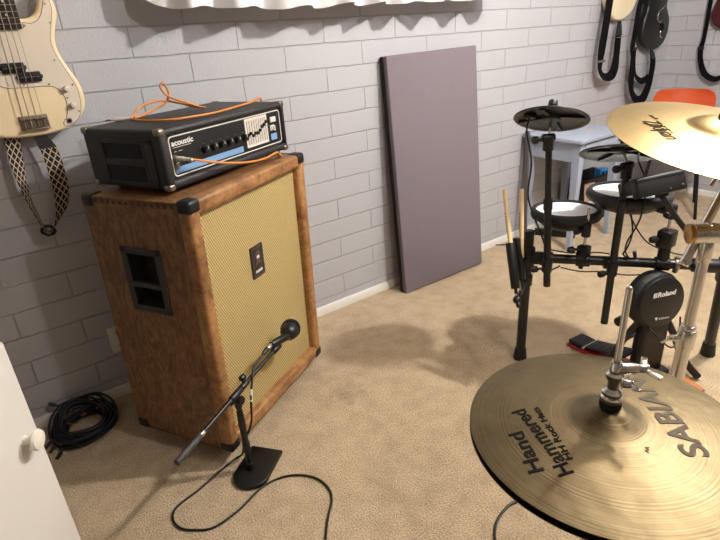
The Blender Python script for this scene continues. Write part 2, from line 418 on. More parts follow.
def lettering(name, text, size, m, parent, fr, width=None, height_fn=None, extrude=.0004, shear=0., bold=0., spacing=1., sub=0):
    """text as a thin raised mesh; fr maps text plane (x right, y up, z out) to the parent's local space"""
    cu = bpy.data.curves.new('t', 'FONT'); cu.body = text; cu.size = size; cu.shear = shear; cu.offset = bold; cu.space_character = spacing
    cu.extrude = extrude
    t = bpy.data.objects.new('t', cu); COL.objects.link(t)
    dg = bpy.context.evaluated_depsgraph_get(); me = bpy.data.meshes.new_from_object(t.evaluated_get(dg))
    bpy.data.objects.remove(t); b = bmesh.new(); b.from_mesh(me); bpy.data.meshes.remove(me); bpy.data.curves.remove(cu)
    if width:
        x0 = min(v.co.x for v in b.verts); x1 = max(v.co.x for v in b.verts); k = width/(x1-x0)
        for v in b.verts: v.co.x = (v.co.x-x0)*k
    if sub:
        bmesh.ops.triangulate(b, faces=b.faces[:])
        for _ in range(sub):
            ed = [e for e in b.edges if e.calc_length() > .006]
            if ed: bmesh.ops.subdivide_edges(b, edges=ed, cuts=1); bmesh.ops.triangulate(b, faces=[f for f in b.faces if len(f.verts) > 3])
    b.transform(fr)
    if height_fn:
        for v in b.verts: v.co.z += height_fn(math.hypot(v.co.x, v.co.y))
    return obj(name, b, m, parent, local=True)

def smooth_outline(pts, sub=5, closed=True):
    P = [V((x, y, 0)) for x, y in pts]; n = len(P); out = []
    for i in range(n):
        p0, p1, p2, p3 = P[(i-1) % n], P[i], P[(i+1) % n], P[(i+2) % n]
        for k in range(sub):
            t = k/sub
            q = .5*((2*p1)+(p2-p0)*t+(2*p0-5*p1+4*p2-p3)*t*t+(3*p1-p0-3*p2+p3)*t**3)
            out.append((q.x, q.y))
    return out

def rrect(x0, y0, x1, y1, r, seg=5):
    out = []
    for cx, cy, a0 in ((x1-r, y1-r, 0), (x0+r, y1-r, 90), (x0+r, y0+r, 180), (x1-r, y0+r, 270)):
        for k in range(seg+1):
            a = math.radians(a0+90*k/seg); out.append((cx+r*math.cos(a), cy+r*math.sin(a)))
    return out

XZ = lambda y: frame((0, y, 0), (1, 0, 0), (0, 0, 1), (0, -1, 0))      # outline (x,z) facing -y

# ================================================================== the setting
WY, WX = 2.096, 4.5
struct('floor', B().box((-.9, -2.6, -.06), (WX+.1, WY+.1, 0)), 'carpet')
struct('wall_back', B().box((-.9, WY, 0), (WX+.1, WY+.12, 2.45)), 'wall')
struct('wall_right', B().box((WX, -2.6, 0), (WX+.1, WY, 2.45)), 'wall_side')
struct('wall_left', B().box((-1.0, -2.6, 0), (-.9, WY+.12, 2.45)), 'plain_wall')
struct('wall_front', B().box((-.9, -2.7, 0), (WX+.1, -2.6, 2.45)), 'plain_wall')
struct('ceiling', B().box((-.9, -2.6, 2.45), (WX+.1, WY, 2.5)), 'ceiling')
struct('baseboard_back', B().prism([(0, 0), (-.013, 0), (-.013, .034), (-.006, .044), (0, .044)], -.9, WX-.013, frame((0, WY, 0), (0, 1, 0), (0, 0, 1), (1, 0, 0))), 'trim')
struct('baseboard_right', B().prism([(0, 0), (-.013, 0), (-.013, .034), (-.006, .044), (0, .044)], -WY+.0, 2.6, frame((WX, 0, 0), (1, 0, 0), (0, 0, 1), (0, -1, 0))), 'trim')

# ---------------------------------------------------------------- curtain on its rod
def curtain():
    t = thing('curtain', 'gathered white curtain hanging from a rod high on the block wall', 'curtain', (1.5, 2.0, 1.44))
    b = bmesh.new(); x0, x1 = .625, 2.43; n = 260; rows = 14; top = 1.86
    hem_pts = [(.62, 1.468), (.655, 1.452), (.75, 1.441), (.92, 1.441), (1.03, 1.434), (1.24, 1.430), (1.36, 1.434), (1.5, 1.437), (1.74, 1.437), (2.0, 1.440), (2.5, 1.441)]
    def hem(x):
        for a, c in zip(hem_pts, hem_pts[1:]):
            if a[0] <= x <= c[0]: return a[1]+(c[1]-a[1])*(x-a[0])/(c[0]-a[0])
        return 1.44
    def fold(x, f):
        ph = 31*x+1.4*math.sin(3.1*x+.5)+.8*math.sin(7.7*x)
        return .006+(.036*math.sin(ph)+.010*math.sin(2.3*ph+1))*(.35+.65*f)
    G = []
    for j in range(rows+1):
        f = 1-j/rows; row = []
        for i in range(n+1):
            x = x0+(x1-x0)*i/n; z = hem(x)+.006*math.sin(31*x+1.2) + (top-hem(x))*j/rows
            row.append(b.verts.new((x*.975, 1.945+fold(x, f), 1.325+(z-1.325)*.975)))
        G.append(row)
    for j in range(rows):
        for i in range(n): b.faces.new((G[j][i], G[j][i+1], G[j+1][i+1], G[j+1][i]))
    bmesh.ops.recalc_face_normals(b, faces=b.faces)
    bmesh.ops.solidify(b, geom=b.faces[:], thickness=.003)
    obj('cloth', b, 'curtain', t, ang=80)
    r = B().cyl((.55, 1.95, 1.852), (2.44, 1.95, 1.852), .011, seg=16)
    for x in (.55, 2.44): r.sphere((x, 1.95, 1.852), .02)
    obj('rod', r, 'trim', t)
    for x in (.58, 2.41):
        obj('bracket', B().box((x-.008, 1.95, 1.838), (x+.008, WY, 1.85), .002).box((x-.012, WY-.006, 1.82), (x+.012, WY, 1.90), .002), 'trim', t)
curtain()

# ---------------------------------------------------------------- wall outlet
t = thing('wall_outlet', 'white wall outlet cover low on the block wall behind the wooden speaker cabinet', 'outlet', (.265, WY, .2))
obj('cover_plate', B().prism(rrect(.229, .2, .303, .315, .006), 0, .006, XZ(WY), .002), 'trim', t)
for z in (.228, .287):
    obj('socket', B().prism(rrect(.252, z-.016, .280, z+.016, .008), .004, .0085, XZ(WY), .001), 'knob_white', t)
    obj('slots', B().box((.259, WY-.0092, z-.004), (.2615, WY-.0075, z+.007)).box((.270, WY-.0092, z-.004), (.2725, WY-.0075, z+.007)).cyl((.266, WY-.0092, z-.009), (.266, WY-.0075, z-.009), .0025, seg=10), 'black_plastic', t)

# ---------------------------------------------------------------- white cabinet at lower left
Mc = frame((-.043, .90, 0), (.56, .83, 0), (-.83, .56, 0), (0, 0, 1))   # x along the face towards the free edge, y into the cabinet
t = thing('white_cabinet', 'white painted cabinet with a round ivory knob at the lower left', 'cabinet', Mc)
obj('carcass', B(Mc).box((-.60, .021, .0), (-.008, .40, .905), .003), 'white_gloss', t)
obj('top_board', B(Mc).box((-.61, .0205, .905), (-.006, .41, .937), .006), 'white_gloss', t)
d1 = obj('door', B(Mc).box((-.298, 0, .06), (0, .02, .927), .004), 'white_gloss', t)
obj('door', B(Mc).box((-.60, 0, .06), (-.302, .02, .927), .004), 'white_gloss', t)
kf = Mc @ frame((-.037, 0, .762), (1, 0, 0), (0, 0, 1), (0, -1, 0))
obj('knob', B().lathe([(0, 0), (.009, 0), (.0075, .004), (.007, .011), (.010, .014), (.0165, .017), (.0175, .020), (.0155, .0235), (.008, .0255), (0, .026)], kf, 28), 'knob_white', d1)

# ---------------------------------------------------------------- acoustic panel leaning on the wall
Lp, Tp, Wp = 1.222, .052, .596
lean = math.asin(.075/Lp)
Mp = Matrix.Translation((1.692, 1.962, 0)) @ Matrix.Rotation(math.radians(-1.6), 4, 'Z') @ Matrix.Rotation(math.radians(-1.0), 4, 'Y') @ Matrix.Rotation(-lean, 4, 'X')
t = thing('acoustic_panel', 'tall purple-grey cloth covered sound panel leaning against the block wall', 'sound panel', Mp)
obj('cloth_cover', B(Mp).box((0, 0, 0), (Wp, Tp-.022, Lp), .007, 3), 'acoustic_cloth', t)
obj('dark_backing', B(Mp).box((-.002, Tp-.027, .001), (Wp+.002, Tp, Lp-.001), .004, 2), 'backing_cloth', t)
obj('back_frame', B(Mp).box((.03, Tp-.001, .03), (.06, Tp+.006, Lp-.03)).box((Wp-.06, Tp-.001, .03), (Wp-.03, Tp+.006, Lp-.03)), 'maple', t)

# ================================================================== speaker cabinet
Mbr = RZ((.4102, 1.3957, 0), 29.4)
SH = Matrix.Identity(4); SH[0][2] = .0306     # the old cabinet stands a little out of square
Mb = Mbr @ SH
cw, cd, z0, z1 = .6414, .412, .064, .928
t = thing('speaker_cabinet', 'large varnished wooden speaker cabinet with woven tan grille cloth', 'speaker cabinet', Mbr)
hy0, hy1, hz0, hz1 = .152, .280, .575, .762      # hand hole in the left side
b = B(Mb); th = .019
b.box((0, .02, z0), (cw, cd, z0+th)); b.box((0, .02, z1-th), (cw, cd, z1), .006)
b.box((cw-th, .02, z0), (cw, cd, z1), .004); b.box((th, cd-th, z0+th), (cw-th, cd, z1-th))
b.box((0, .02, z0+.002), (th, hy0, z1-.002)); b.box((0, hy1, z0+.002), (th, cd-.001, z1-.002)); b.box((0, hy0, z0+.002), (th, hy1, hz0)); b.box((0, hy0, hz1), (th, hy1, z1-.002))
obj('body', b, 'wood_side', t)
b = B(Mb); fw_ = .044
b.box((-.002, -.004, z0), (fw_, .045, z1), .013, 4); b.box((cw-fw_, -.004, z0), (cw+.002, .045, z1), .013, 4)
b.box((.02, -.0035, z1-.046), (cw-.02, .045, z1+.001), .012, 4); b.box((.02, -.0035, z0-.001), (cw-.02, .045, z0+.050), .012, 4)
obj('front_frame', b, 'wood_frame', t)
obj('grille_cloth', B(Mb).box((.03, .024, z0+.03), (cw-.03, .036, z1-.03)), 'tweed', t)
pl = obj('logo_plaque', B(Mb).prism(rrect(.246, .576, .318, .690, .004), 0, .005, XZ(.0241) @ Matrix.Translation((.027, -.004, 0)), .001), 'plaque', t)
b = B(Mb)
for x0_, x1_, a0, a1 in ((.252, .312, .582, .585), (.252, .312, .681, .684), (.252, .255, .582, .684), (.309, .312, .582, .684)):
    b.box((x0_+.027, .0182, a0-.004), (x1_+.027, .0196, a1-.004))
b.prism([(.262, .618), (.274, .640), (.268, .660), (.284, .672), (.298, .660), (.294, .638), (.304, .618), (.284, .628)], 0, .0012, XZ(.0192) @ Matrix.Translation((.027, -.004, 0)))
obj('emblem', b, 'plaque_art', pl)
for i, x in enumerate((.293, .301, .309, .317, .325)): obj('emblem_print', B(Mb).box((x-.003, .018, .590), (x+.002, .0196, .599)), 'ink_white', pl)
obj('emblem_print', B(Mb).box((.303, .0172, .640), (.317, .0196, .650)), 'ink_white', pl)
# side handle: recessed cup with a grip bar
SF = Mb @ frame((0, 0, 0), (0, -1, 0), (0, 0, 1), (-1, 0, 0))
b = B(Mb)
b.box((-.007, .137, .560), (.002, .159, .775), .003); b.box((-.007, .271, .560), (.002, .295, .775), .003)
b.box((-.007, .137, .560), (.002, .295, .582), .003); b.box((-.007, .137, .755), (.002, .295, .775), .003)
b.box((-.006, .147, .643), (.012, .287, .662), .004)
b.box((.004, hy0, hz0), (.07, hy0+.003, hz1)); b.box((.004, hy1-.003, hz0), (.07, hy1, hz1)); b.box((.004, hy0, hz0), (.07, hy1, hz0+.003)); b.box((.004, hy0, hz1-.003), (.07, hy1, hz1)); b.box((.067, hy0, hz0), (.07, hy1, hz1))
obj('side_handle', b, mat('handle_plastic', (50, 49, 49), .5, var=.1), t)
b = B(Mb)
y = .03
while y < cd-.03:
    b.box((-.0012, y, z1-.021), (.004, y+.011, z1-.010), .001, 1); y += .0245
obj('finger_joints', b, 'joint', t)
def corner_caps(Mx, w, d, za, zb, s, m, parent, grow=.004, skip=(), bev=.012, depth=.0):
    for ix, x in enumerate((0, w)):
        for iy, y in enumerate((depth, d)):
            for iz, z in enumerate((za, zb)):
                if (ix, iy, iz) in skip: continue
                sx = 1 if ix == 0 else -1; sy = 1 if iy == 0 else -1; sz = 1 if iz == 0 else -1
                c = V((x-sx*grow, y-sy*grow, z-sz*grow)); e = c+V((sx*s, sy*s, sz*s*.8))
                lo = V((min(c.x, e.x), min(c.y, e.y), min(c.z, e.z))); hi = V((max(c.x, e.x), max(c.y, e.y), max(c.z, e.z)))
                bb = bmesh.new(); bmesh.ops.create_cube(bb, size=1)
                for v in bb.verts: v.co = V((v.co.x*(hi.x-lo.x), v.co.y*(hi.y-lo.y), v.co.z*(hi.z-lo.z)))+(lo+hi)/2
                bmesh.ops.bevel(bb, geom=bb.edges[:], offset=bev, segments=4, profile=.5, affect='EDGES')
                # cut the inner corner so it is a three-legged cap
                far = V((e.x, e.y, e.z))
                bk = B(Mx); bk._merge(bb)
                bk.cyl((x+sx*s*.55, y-sy*(grow+.0005), z+sz*s*.42), (x+sx*s*.55, y+sy*.002, z+sz*s*.42), s*.07, seg=10)
                obj('corner_protector', bk, m, parent)
corner_caps(Mb, cw, cd, z0, z1, .052, 'black_plastic', t, .0045, depth=-.002)
for x in (.085, cw-.13):
    for y in (.075, cd-.05):
        obj('foot', B(Mb).cyl((x, y, 0), (x, y, z0+.002), .021, .024, 20, .004), 'black_rubber', t)

# ================================================================== amplifier head
Ma = RZ((.4253, 1.5063, 0), 25.98)
aw, ad_, a0, a1 = .594, .3215, .945, 1.1164
Sq = Matrix.Translation((-.0072, 0, -.0095)) @ Matrix.Scale(1.05, 4, (1, 0, 0)); Mq = Ma @ Sq; Ms = Ma @ Matrix.Translation((0, 0, -.0095))
t = thing('amplifier_head', 'black vinyl amplifier head with blue striped panel on top of the wooden cabinet', 'amplifier', Ma)
b = B(Ma)
b.box((0, .026, a0), (aw, ad_, a1), .010, 3)
b.box((0, 0, a0), (.031, .05, a1), .010, 3); b.box((aw-.013, 0, a0), (aw, .05, a1), .006, 3)
b.box((.004, .0, a1-.021), (aw-.004, .05, a1), .010, 3); b.box((.004, 0, a0), (aw-.004, .05, a0+.026), .010, 3)
obj('case', b, 'tolex', t)
pn = obj('front_panel', B(Ma).box((.025, .012, a0+.02), (aw-.012, .03, a1-.014)), 'panel_black', t)
Y = .0115
def outline_strip(r_out, r_in, y):
    b = bmesh.new(); n = len(r_out); A = [b.verts.new((p[0], y, p[1])) for p in r_out]; C = [b.verts.new((p[0], y, p[1])) for p in r_in]
    A2 = [b.verts.new((p[0], y+.001, p[1])) for p in r_out]; C2 = [b.verts.new((p[0], y+.001, p[1])) for p in r_in]
    for i in range(n):
        j = (i+1) % n
        b.faces.new((A[i], A[j], C[j], C[i])); b.faces.new((A[i], A2[i], A2[j], A[j])); b.faces.new((C[i], C[j], C2[j], C2[i]))
    bmesh.ops.recalc_face_normals(b, faces=b.faces); return b
b = B(Mq); b._merge(outline_strip(rrect(.043, a0+.0405, .557, a0+.1555, .012, 6), rrect(.0465, a0+.044, .5535, a0+.152, .009, 6), .0112))
obj('panel_border', b, 'panel_white', pn)
obj('blue_stripe', B(Mq).box((.050, .0112, a0+.049), (.345, .013, a0+.067)), 'panel_blue', pn)
obj('blue_stripe', B(Mq).box((.497, .0112, a0+.056), (.530, .013, a0+.078)), 'panel_blue', pn)
eq = obj('equalizer_panel', B(Mq).box((.366, .0108, a0+.055), (.482, .013, a0+.150)), 'panel_white', pn)
b = B(Mq); b2 = B(Mq)
hts = (.098, .101, .092, .098, .096, .103, .114, .118, .126, .137)
for i, h in enumerate(hts[:9]):
    x = .375+i*.0123
    b.box((x-.0011, .0098, a0+.064), (x+.0011, .0115, a0+.142)); b2.box((x-.0042, .004, a0+h-.005), (x+.0042, .0112, a0+h+.005), .001, 1)
    if i: 
        xm = x-.00615
        b.box((xm-.0004, .0103, a0+.062), (xm+.0004, .0112, a0+.146))
obj('slider_slots', b, mat('slot_grey', (120, 108, 98), .6), eq)
obj('sliders', b2, 'black_plastic', eq)
for i in range(6):
    x = .172+i*.036
    k = obj('dial', B(Mq).cyl((x, .012, a0+.094), (x, -.006, a0+.094), .0125, .0105, 20, .002), 'black_plastic', pn)
    b = B(Mq).box((x-.0008, -.0072, a0+.096), (x+.0008, -.0055, a0+.104))
    obj('dial_mark', b, 'ink_white', k)
for i in range(6):
    x = .172+i*.036
    for a in (-120, -60, 0, 60, 120):
        q = math.radians(a); obj('dial_tick', B(Mq).box((x+.017*math.sin(q)-.0007, .0113, a0+.094+.017*math.cos(q)-.0007), (x+.017*math.sin(q)+.0007, .0122, a0+.094+.017*math.cos(q)+.0007)), 'cable_grey', pn)
for xa, xb, za in ((.056, .125, .1215), (.058, .066, .110), (.074, .088, .110), (.056, .070, .078)):
    obj('panel_print', B(Mq).box((xa, .0113, a0+za), (xb, .0122, a0+za+.0015)), 'cable_grey', pn)
TF = lambda x, z, y: frame((x, y, z), (1, 0, 0), (0, 0, 1), (0, -1, 0))
lettering('lettering', 'acoustic', .022, 'ink_white', pn, Sq @ TF(.052, a0+.1275, .0112), width=.083, bold=.0006)
obj('rocker_switch', B(Mq).box((.497, .006, a0+.118), (.528, .013, a0+.136), .002), 'panel_white', pn)
b = B(Mq); b.box((.497, .0106, a0+.090), (.503, .012, a0+.108)); b.box((.508, .0106, a0+.090), (.514, .012, a0+.108)); b.box((.497, .0106, a0+.102), (.52, .012, a0+.108)); b.box((.520, .0106, a0+.086), (.526, .012, a0+.104))
obj('power_mark', b, 'panel_white', pn)
for z in (.094, .071):
    j = B(Mq).cyl((.055, .012, a0+z), (.055, .005, a0+z), .0085, seg=16).cyl((.055, .006, a0+z), (.055, .003, a0+z), .0055, seg=16)
    obj('input_jack', j, 'old_chrome', pn)
# recessed side panel with two openings
b = B(Ms)
b.box((-.004, .038, a0+.020), (.003, .062, a0+.154), .002); b.box((-.004, .238, a0+.020), (.003, .258, a0+.154), .002)
b.box((-.004, .038, a0+.020), (.003, .258, a0+.031), .002); b.box((-.004, .038, a0+.141), (.003, .258, a0+.154), .002)
b.box((-.003, .055, a0+.077), (.003, .245, a0+.098), .002)
sp = obj('side_plate', b, 'tolex', t)
for za, zb in ((.031, .077), (.098, .141)):
    obj('side_opening', B(Ms).prism(rrect(.085, za+a0, .235, zb+a0, .008), -.0014, .002, frame((0, 0, 0), (0, 1, 0), (0, 0, 1), (1, 0, 0))), 'black_gloss', sp)
corner_caps(Ma, aw, ad_, a0, a1, .026, 'old_chrome', t, .0025, bev=.007)
for x in (.06, aw-.06):
    for y in (.05, ad_-.05):
        obj('foot', B(Ma).cyl((x, y, z1+.0005), (x, y, a0+.003), .014, .016, 16, .003), 'black_rubber', t)

# ---------------------------------------------------------------- orange instrument cable over and into the head
Wv = V((math.cos(math.radians(25.98)), math.sin(math.radians(25.98)), 0)); Dv = V((-Wv.y, Wv.x, 0)); AO = V((.4253, 1.5063, 0))
def AL(x, y, z): return AO+Wv*x+Dv*y+V((0, 0, z))
t = thing('instrument_cable', 'orange instrument cable looped on the black amplifier head and plugged into its front', 'cable', AL(.3, .1, a1))
tz = a1+.0055
pts = [(.446, 1.798, tz+.003), (.49, 1.84, tz+.004), (.531, 1.868, tz+.014), (.572, 1.872, 1.150), (.590, 1.872, 1.177), (.583, 1.870, 1.205), (.573, 1.868, 1.213), (.565, 1.866, 1.199), (.584, 1.862, 1.171), (.636, 1.858, 1.146), (.682, 1.852, 1.126), (.695, 1.846, tz+.001), (.660, 1.862, tz+.008),
       (.615, 1.873, 1.146), (.570, 1.872, 1.158), (.524, 1.868, 1.158), (.484, 1.862, 1.146), (.452, 1.838, 1.128), (.436, 1.79, tz+.001), (.452, 1.715, tz), (.500, 1.655, tz), (.565, 1.648, tz), (.66, 1.672, tz), (.77, 1.750, tz), (.85, 1.806, tz+.001), (.896, 1.842, tz+.006), (.916, 1.858, tz+.006), (.9245, 1.866, 1.112), (.923, 1.866, 1.06), (.924, 1.864, 1.0), (.928, 1.855, .958), (.936, 1.82, .940), (.922, 1.765, .9345), (.903, 1.723, .9345), (.886, 1.700, .944), (.873, 1.692, .956), (.846, 1.678, .955), (.808, 1.660, .951), (.734, 1.624, .957), (.647, 1.581, .976), (.577, 1.547, .997), (.527, 1.523, 1.015), (.490, 1.505, 1.027)]
obj('cord', B().tube(pts, .0036, 10, 6), 'orange_cable', t)
jp = AL(.051, .004, a0+.0845)
def plug(p, d, parent):
    p, d = V(p), V(d).normalized()
    fr = axis_frame(p, d)
    obj('plug', B().lathe([(0, -.012), (.003, -.012), (.003, .002), (.0062, .002), (.0066, .022), (.0058, .026), (.0042, .027), (0, .027)], fr, 18), 'cable_grey', parent)
    obj('strain_relief', B().lathe([(0, .026), (.0050, .026), (.0044, .050), (0, .050)], fr, 14), 'cable_grey', parent)
d = V((.490, 1.505, 1.027))-jp; plug(jp, d, t)
d = V((.446, 1.798, tz+.003))-V((.384, 1.828, tz+.002)); p0 = V((.446, 1.798, tz+.003))-d.normalized()*.060
plug(p0, d, t)
obj('plug_tip', B().cyl(p0-d.normalized()*.026, p0, .0029, seg=12).sphere(p0-d.normalized()*.026, .003), 'brass', t)

# ================================================================== microphone stand + microphone
post = V((.447, 1.345, 0)); piv = V((.447, 1.345, .318))
ux, uy = V((.79, .613, 0)), V((-.613, .79, 0))
t = thing('microphone_stand', 'small black boom microphone stand on the carpet before the wooden speaker cabinet', 'microphone stand', post)
fr = frame((.440, 1.318, 0), ux, uy, (0, 0, 1))
ol = [(.118, -.058), (.118, .058), (0, .060)]+[(.062*math.cos(math.radians(a)), .062*math.sin(math.radians(a))) for a in range(105, 256, 10)]+[(0, -.060)]
obj('base_plate', B().prism(ol, 0, .017, fr, .004, 3), 'black_metal', t)
b = B().cyl(post+V((0, 0, .015)), post+V((0, 0, .04)), .016, .014, 20, .002).cyl(post+V((0, 0, .03)), post+V((0, 0, .20)), .0105, seg=20)
b.cyl(post+V((0, 0, .085)), post+V((0, 0, .125)), .0135, .0125, 20, .003).cyl(post+V((0, 0, .19)), post+V((0, 0, .255)), .0125, .0105, 20, .003).cyl(post+V((0, 0, .25)), post+V((0, 0, .30)), .009, seg=16)
obj('post', b, 'black_metal', t)
E_ = V((.650, 1.462, .338)); bd = (piv-E_).normalized(); side = bd.cross(V((0, 0, 1))).normalized(); upb = side.cross(bd)
tail = piv+bd*.284
b = B().cyl(piv-side*.020+V((0, 0, -.022)), piv+side*.020+V((0, 0, -.022)), .015, seg=20, bev=.003).cyl(piv-bd*.028, piv+bd*.028, .0115, seg=18, bev=.003)
b.cyl(piv+V((0, 0, -.055)), piv+V((0, 0, -.015)), .011, .013, 18, .002)
obj('clutch', b, 'black_plastic', t)
obj('tension_knob', B().cyl(piv+side*.014+V((0, 0, -.035)), piv+side*.03+V((0, 0, -.05)), .005, seg=12), 'black_plastic', t)
b = B().cyl(piv-bd*.045+upb*.004, piv-bd*.045+upb*.026, .006, seg=12).cyl(piv-bd*.055+upb*.030, piv-bd*.035+upb*.030, .010, seg=16, bev=.003).cyl(piv-bd*.045+upb*.020, piv-bd*.045+upb*.032, .006, seg=12)
b.cyl(piv-bd*.062, piv-bd*.028, .0105, seg=16, bev=.002)
obj('wing_knob', b, 'black_plastic', t)
obj('boom_arm', B().cyl(E_, tail-bd*.07, .0068, seg=16), 'black_metal', t)
obj('boom_handle', B().cyl(tail-bd*.105, tail, .0095, .0105, 18, .003), mat('grey_grip', (58, 56, 56), .55, var=.1), t)
obj('collar', B().cyl(tail-bd*.122, tail-bd*.102, .0085, seg=16, bev=.002).cyl(tail-bd*.112, tail-bd*.112-upb*.013+side*.006, .0035, seg=10), 'chrome', t)
obj('microphone_clip', B().cyl(E_+bd*.012, E_-bd*.028, .0125, .0135, 18, .003).cyl(E_-bd*.012, E_-bd*.012+V((0, 0, .022)), .008, seg=14), 'black_plastic', t)
# microphone
Hc = V((.735, 1.504, .358)); Wc = V((.861, .508, 0)); Dc = V((-.508, .861, 0))
md = (Wc*.93+Dc*.30+V((0, 0, -.10))).normalized()
t = thing('microphone', 'black egg-shaped microphone held close to the tan grille cloth', 'microphone', Hc)
fr = axis_frame(Hc, md)
obj('head_shell', B().lathe([(0, -.034), (.014, -.033), (.024, -.026), (.031, -.012), (.0335, .004), (.0335, .018), (.031, .021), (0, .021)], fr, 32), 'black_plastic', t)
obj('front_grille', B().lathe([(.030, .019), (.0345, .020), (.0355, .030), (.034, .036), (.029, .038), (.024, .034), (.012, .036), (0, .037)], fr, 32), mat('mic_mesh', (32, 31, 32), .35, .6, var=.3, scale=400), t)
obj('ring', B().lathe([(.0335, .010), (.0362, .012), (.0362, .020), (.0335, .022)], fr, 32), 'black_gloss', t)
bx = E_-bd*.012+V((0, 0, .025)); ydir = (Hc-md*.02-bx)
tail_m = bx+bd*.030+V((0, 0, .006))
obj('swivel_arm', B().cyl(tail_m, Hc-md*.025+V((0, 0, -.005)), .0125, .015, 18, .004), 'black_plastic', t)
obj('connector', B().cyl(tail_m, tail_m+bd*.022, .0085, .008, 16, .001), 'chrome', t)
# microphone cable
ce = tail_m+bd*.022
t = thing('microphone_cable', 'black microphone cable running down the small stand and looping over the carpet', 'cable', (.3, 1.25, 0))
obj('plug_boot', B().cyl(ce, ce+bd*.032, .0085, .006, 16, .002), 'black_plastic', t)
pts = [ce+bd*.03, V((.542, 1.400, .352)), V((.520, 1.375, .332)), V((.498, 1.350, .300)), V((.484, 1.332, .270)), V((.470, 1.326, .20)), V((.452, 1.368, .11)), V((.448, 1.405, .03))]
pts += [V((x, y, .0045)) for x, y in ((.435, 1.428), (.383, 1.415), (.279, 1.378), (.199, 1.357), (.171, 1.322), (.176, 1.272), (.209, 1.235), (.26, 1.206), (.347, 1.218), (.432, 1.249), (.505, 1.248), (.562, 1.216), (.599, 1.162), (.604, 1.104), (.584, 1.059), (.538, 1.012), (.486, .945), (.44, .86), (.42, .75), (.46, .62))]
obj('cord', B().tube(pts, .0036, 10, 6), 'cable_black', t)
obj('tag', B().cyl((.5005, 1.353, .305), (.4855, 1.3335, .275), .0046, seg=10), 'cable_tag', t)

# ---------------------------------------------------------------- coiled cables on the floor at left
t = thing('cable_coil', 'thick coil of black cables with copper plugs lying against the wall at lower left', 'coiled cables', (.06, 1.97, 0))
random.seed(3)
cx, cy = .050, 1.966
for k in range(16):
    R0 = .058+.0066*(k % 7)+random.uniform(-.003, .003); zb = .006+.010*(k//4)
    pts = []; ph = random.uniform(0, 6)
    for i in range(0, 33):
        a = ph+2*PI*i/32
        rr = R0+.005*math.sin(2*a+k)
        x, y = cx+rr*1.16*math.cos(a), cy+rr*1.18*math.sin(a)
        z = zb+.034*max(0, math.sin(a))*(.3+k/12)+.004*math.sin(3*a+k)
        pts.append((x, min(y, WY-.03), max(.005, z)))
    obj('cable_loop', B().tube(pts, .0048, 8, 3), 'cable_blue' if k % 3 else 'cable_black', t)
for a, bq, m in (((-.03, 1.93, .02), (-.085, 1.90, .006), 0), ((-.04, 1.95, .03), (-.10, 1.93, .006), 0), ((-.02, 1.92, .012), (-.055, 1.872, .006), 1), ((.02, 2.05, .055), (-.02, 2.065, .085), 1), ((.05, 1.99, .05), (.075, 2.005, .06), 1)):
    a, bq = V(a), V(bq)
    obj('cable_end', B().tube([a, (a*.6+bq*.4)+V((0, 0, .006)), bq], .005, 8, 4), 'cable_blue', t)
    if m:
        d = (bq-a).normalized(); pl_ = obj('plug', B().cyl(bq, bq+d*.026, .0075, .0065, 14, .001), 'black_plastic', t)
for p, d in (((.012, 2.025, .062), (.4, -.8, .2)), ((.05, 1.985, .05), (.5, -.4, .3)), ((.0, 1.975, .045), (.3, -.6, .0)), ((.105, 1.99, .05), (.4, .2, 0))):
    p, d = V(p), V(d).normalized()
    obj('copper_plug', B().cyl(p, p+d*.018, .0055, seg=12), 'copper', t)

t = thing('black_cable', 'thin black cable on the carpet under the large cymbals near the photo bottom', 'cable', (.92, .67, 0))
obj('cord', B().tube([(.80, .50, .0045), (.828, .58, .0045), (.855, .64, .0045), (.89, .673, .0045), (.924, .690, .0045), (.967, .699, .0045), (1.01, .697, .0045), (1.12, .66, .0045), (1.25, .64, .0045)], .0042, 8), 'cable_black', t)
obj('plug', B().cyl((.80, .50, .0065), (.79, .465, .0065), .006, seg=12), 'black_plastic', t)

# ================================================================== bass guitar hanging on the wall
def wall_hook(t, x, y, z, ax=(0, -1, 0)):
    ax = V(ax); sd = ax.cross(V((0, 0, 1))); p = V((x, y, z))
    b = B().box((-.03, -.045, 0), (.03, .045, .012), .004, Mx=axis_frame(p, ax)).cyl(p, p+ax*.055, .006, seg=12)
    for s in (-1, 1): b.tube([p+ax*.05, p+ax*.052+sd*s*.028, p+ax*.085+sd*s*.036], .006, 8)
    obj('wall_hook', b, 'black_metal', t)

Yb = 2.03
MB_ = Matrix.Translation((.19, 0, 1.083)) @ Matrix.Rotation(math.radians(2.2), 4, 'Y')
t = thing('bass_guitar', 'cream electric bass guitar with pale pickguard hanging at the upper left', 'bass guitar', (.19, Yb, 1.083))
body = [(.344, 1.467), (.345, 1.436), (.333, 1.405), (.323, 1.374), (.319, 1.342), (.325, 1.312), (.339, 1.275), (.354, 1.24), (.361, 1.205), (.360, 1.173), (.350, 1.145), (.333, 1.124), (.313, 1.107), (.285, 1.092), (.244, 1.085), (.199, 1.082), (.142, 1.084), (.099, 1.090), (.066, 1.104), (.040, 1.128), (.026, 1.16), (.026, 1.20), (.044, 1.245), (.064, 1.29), (.072, 1.33), (.064, 1.375), (.052, 1.42), (.055, 1.47), (.080, 1.525), (.105, 1.548), (.126, 1.546), (.135, 1.53), (.130, 1.495), (.136, 1.455), (.155, 1.436),
        (.175, 1.436), (.231, 1.433), (.240, 1.4275), (.257, 1.428), (.277, 1.436), (.291, 1.452), (.301, 1.474), (.309, 1.497), (.322, 1.506), (.336, 1.494)]
obj('body', B().prism(smooth_outline(body, 4), 0, .042, XZ(Yb+.042), .011, 4), 'cream', t)
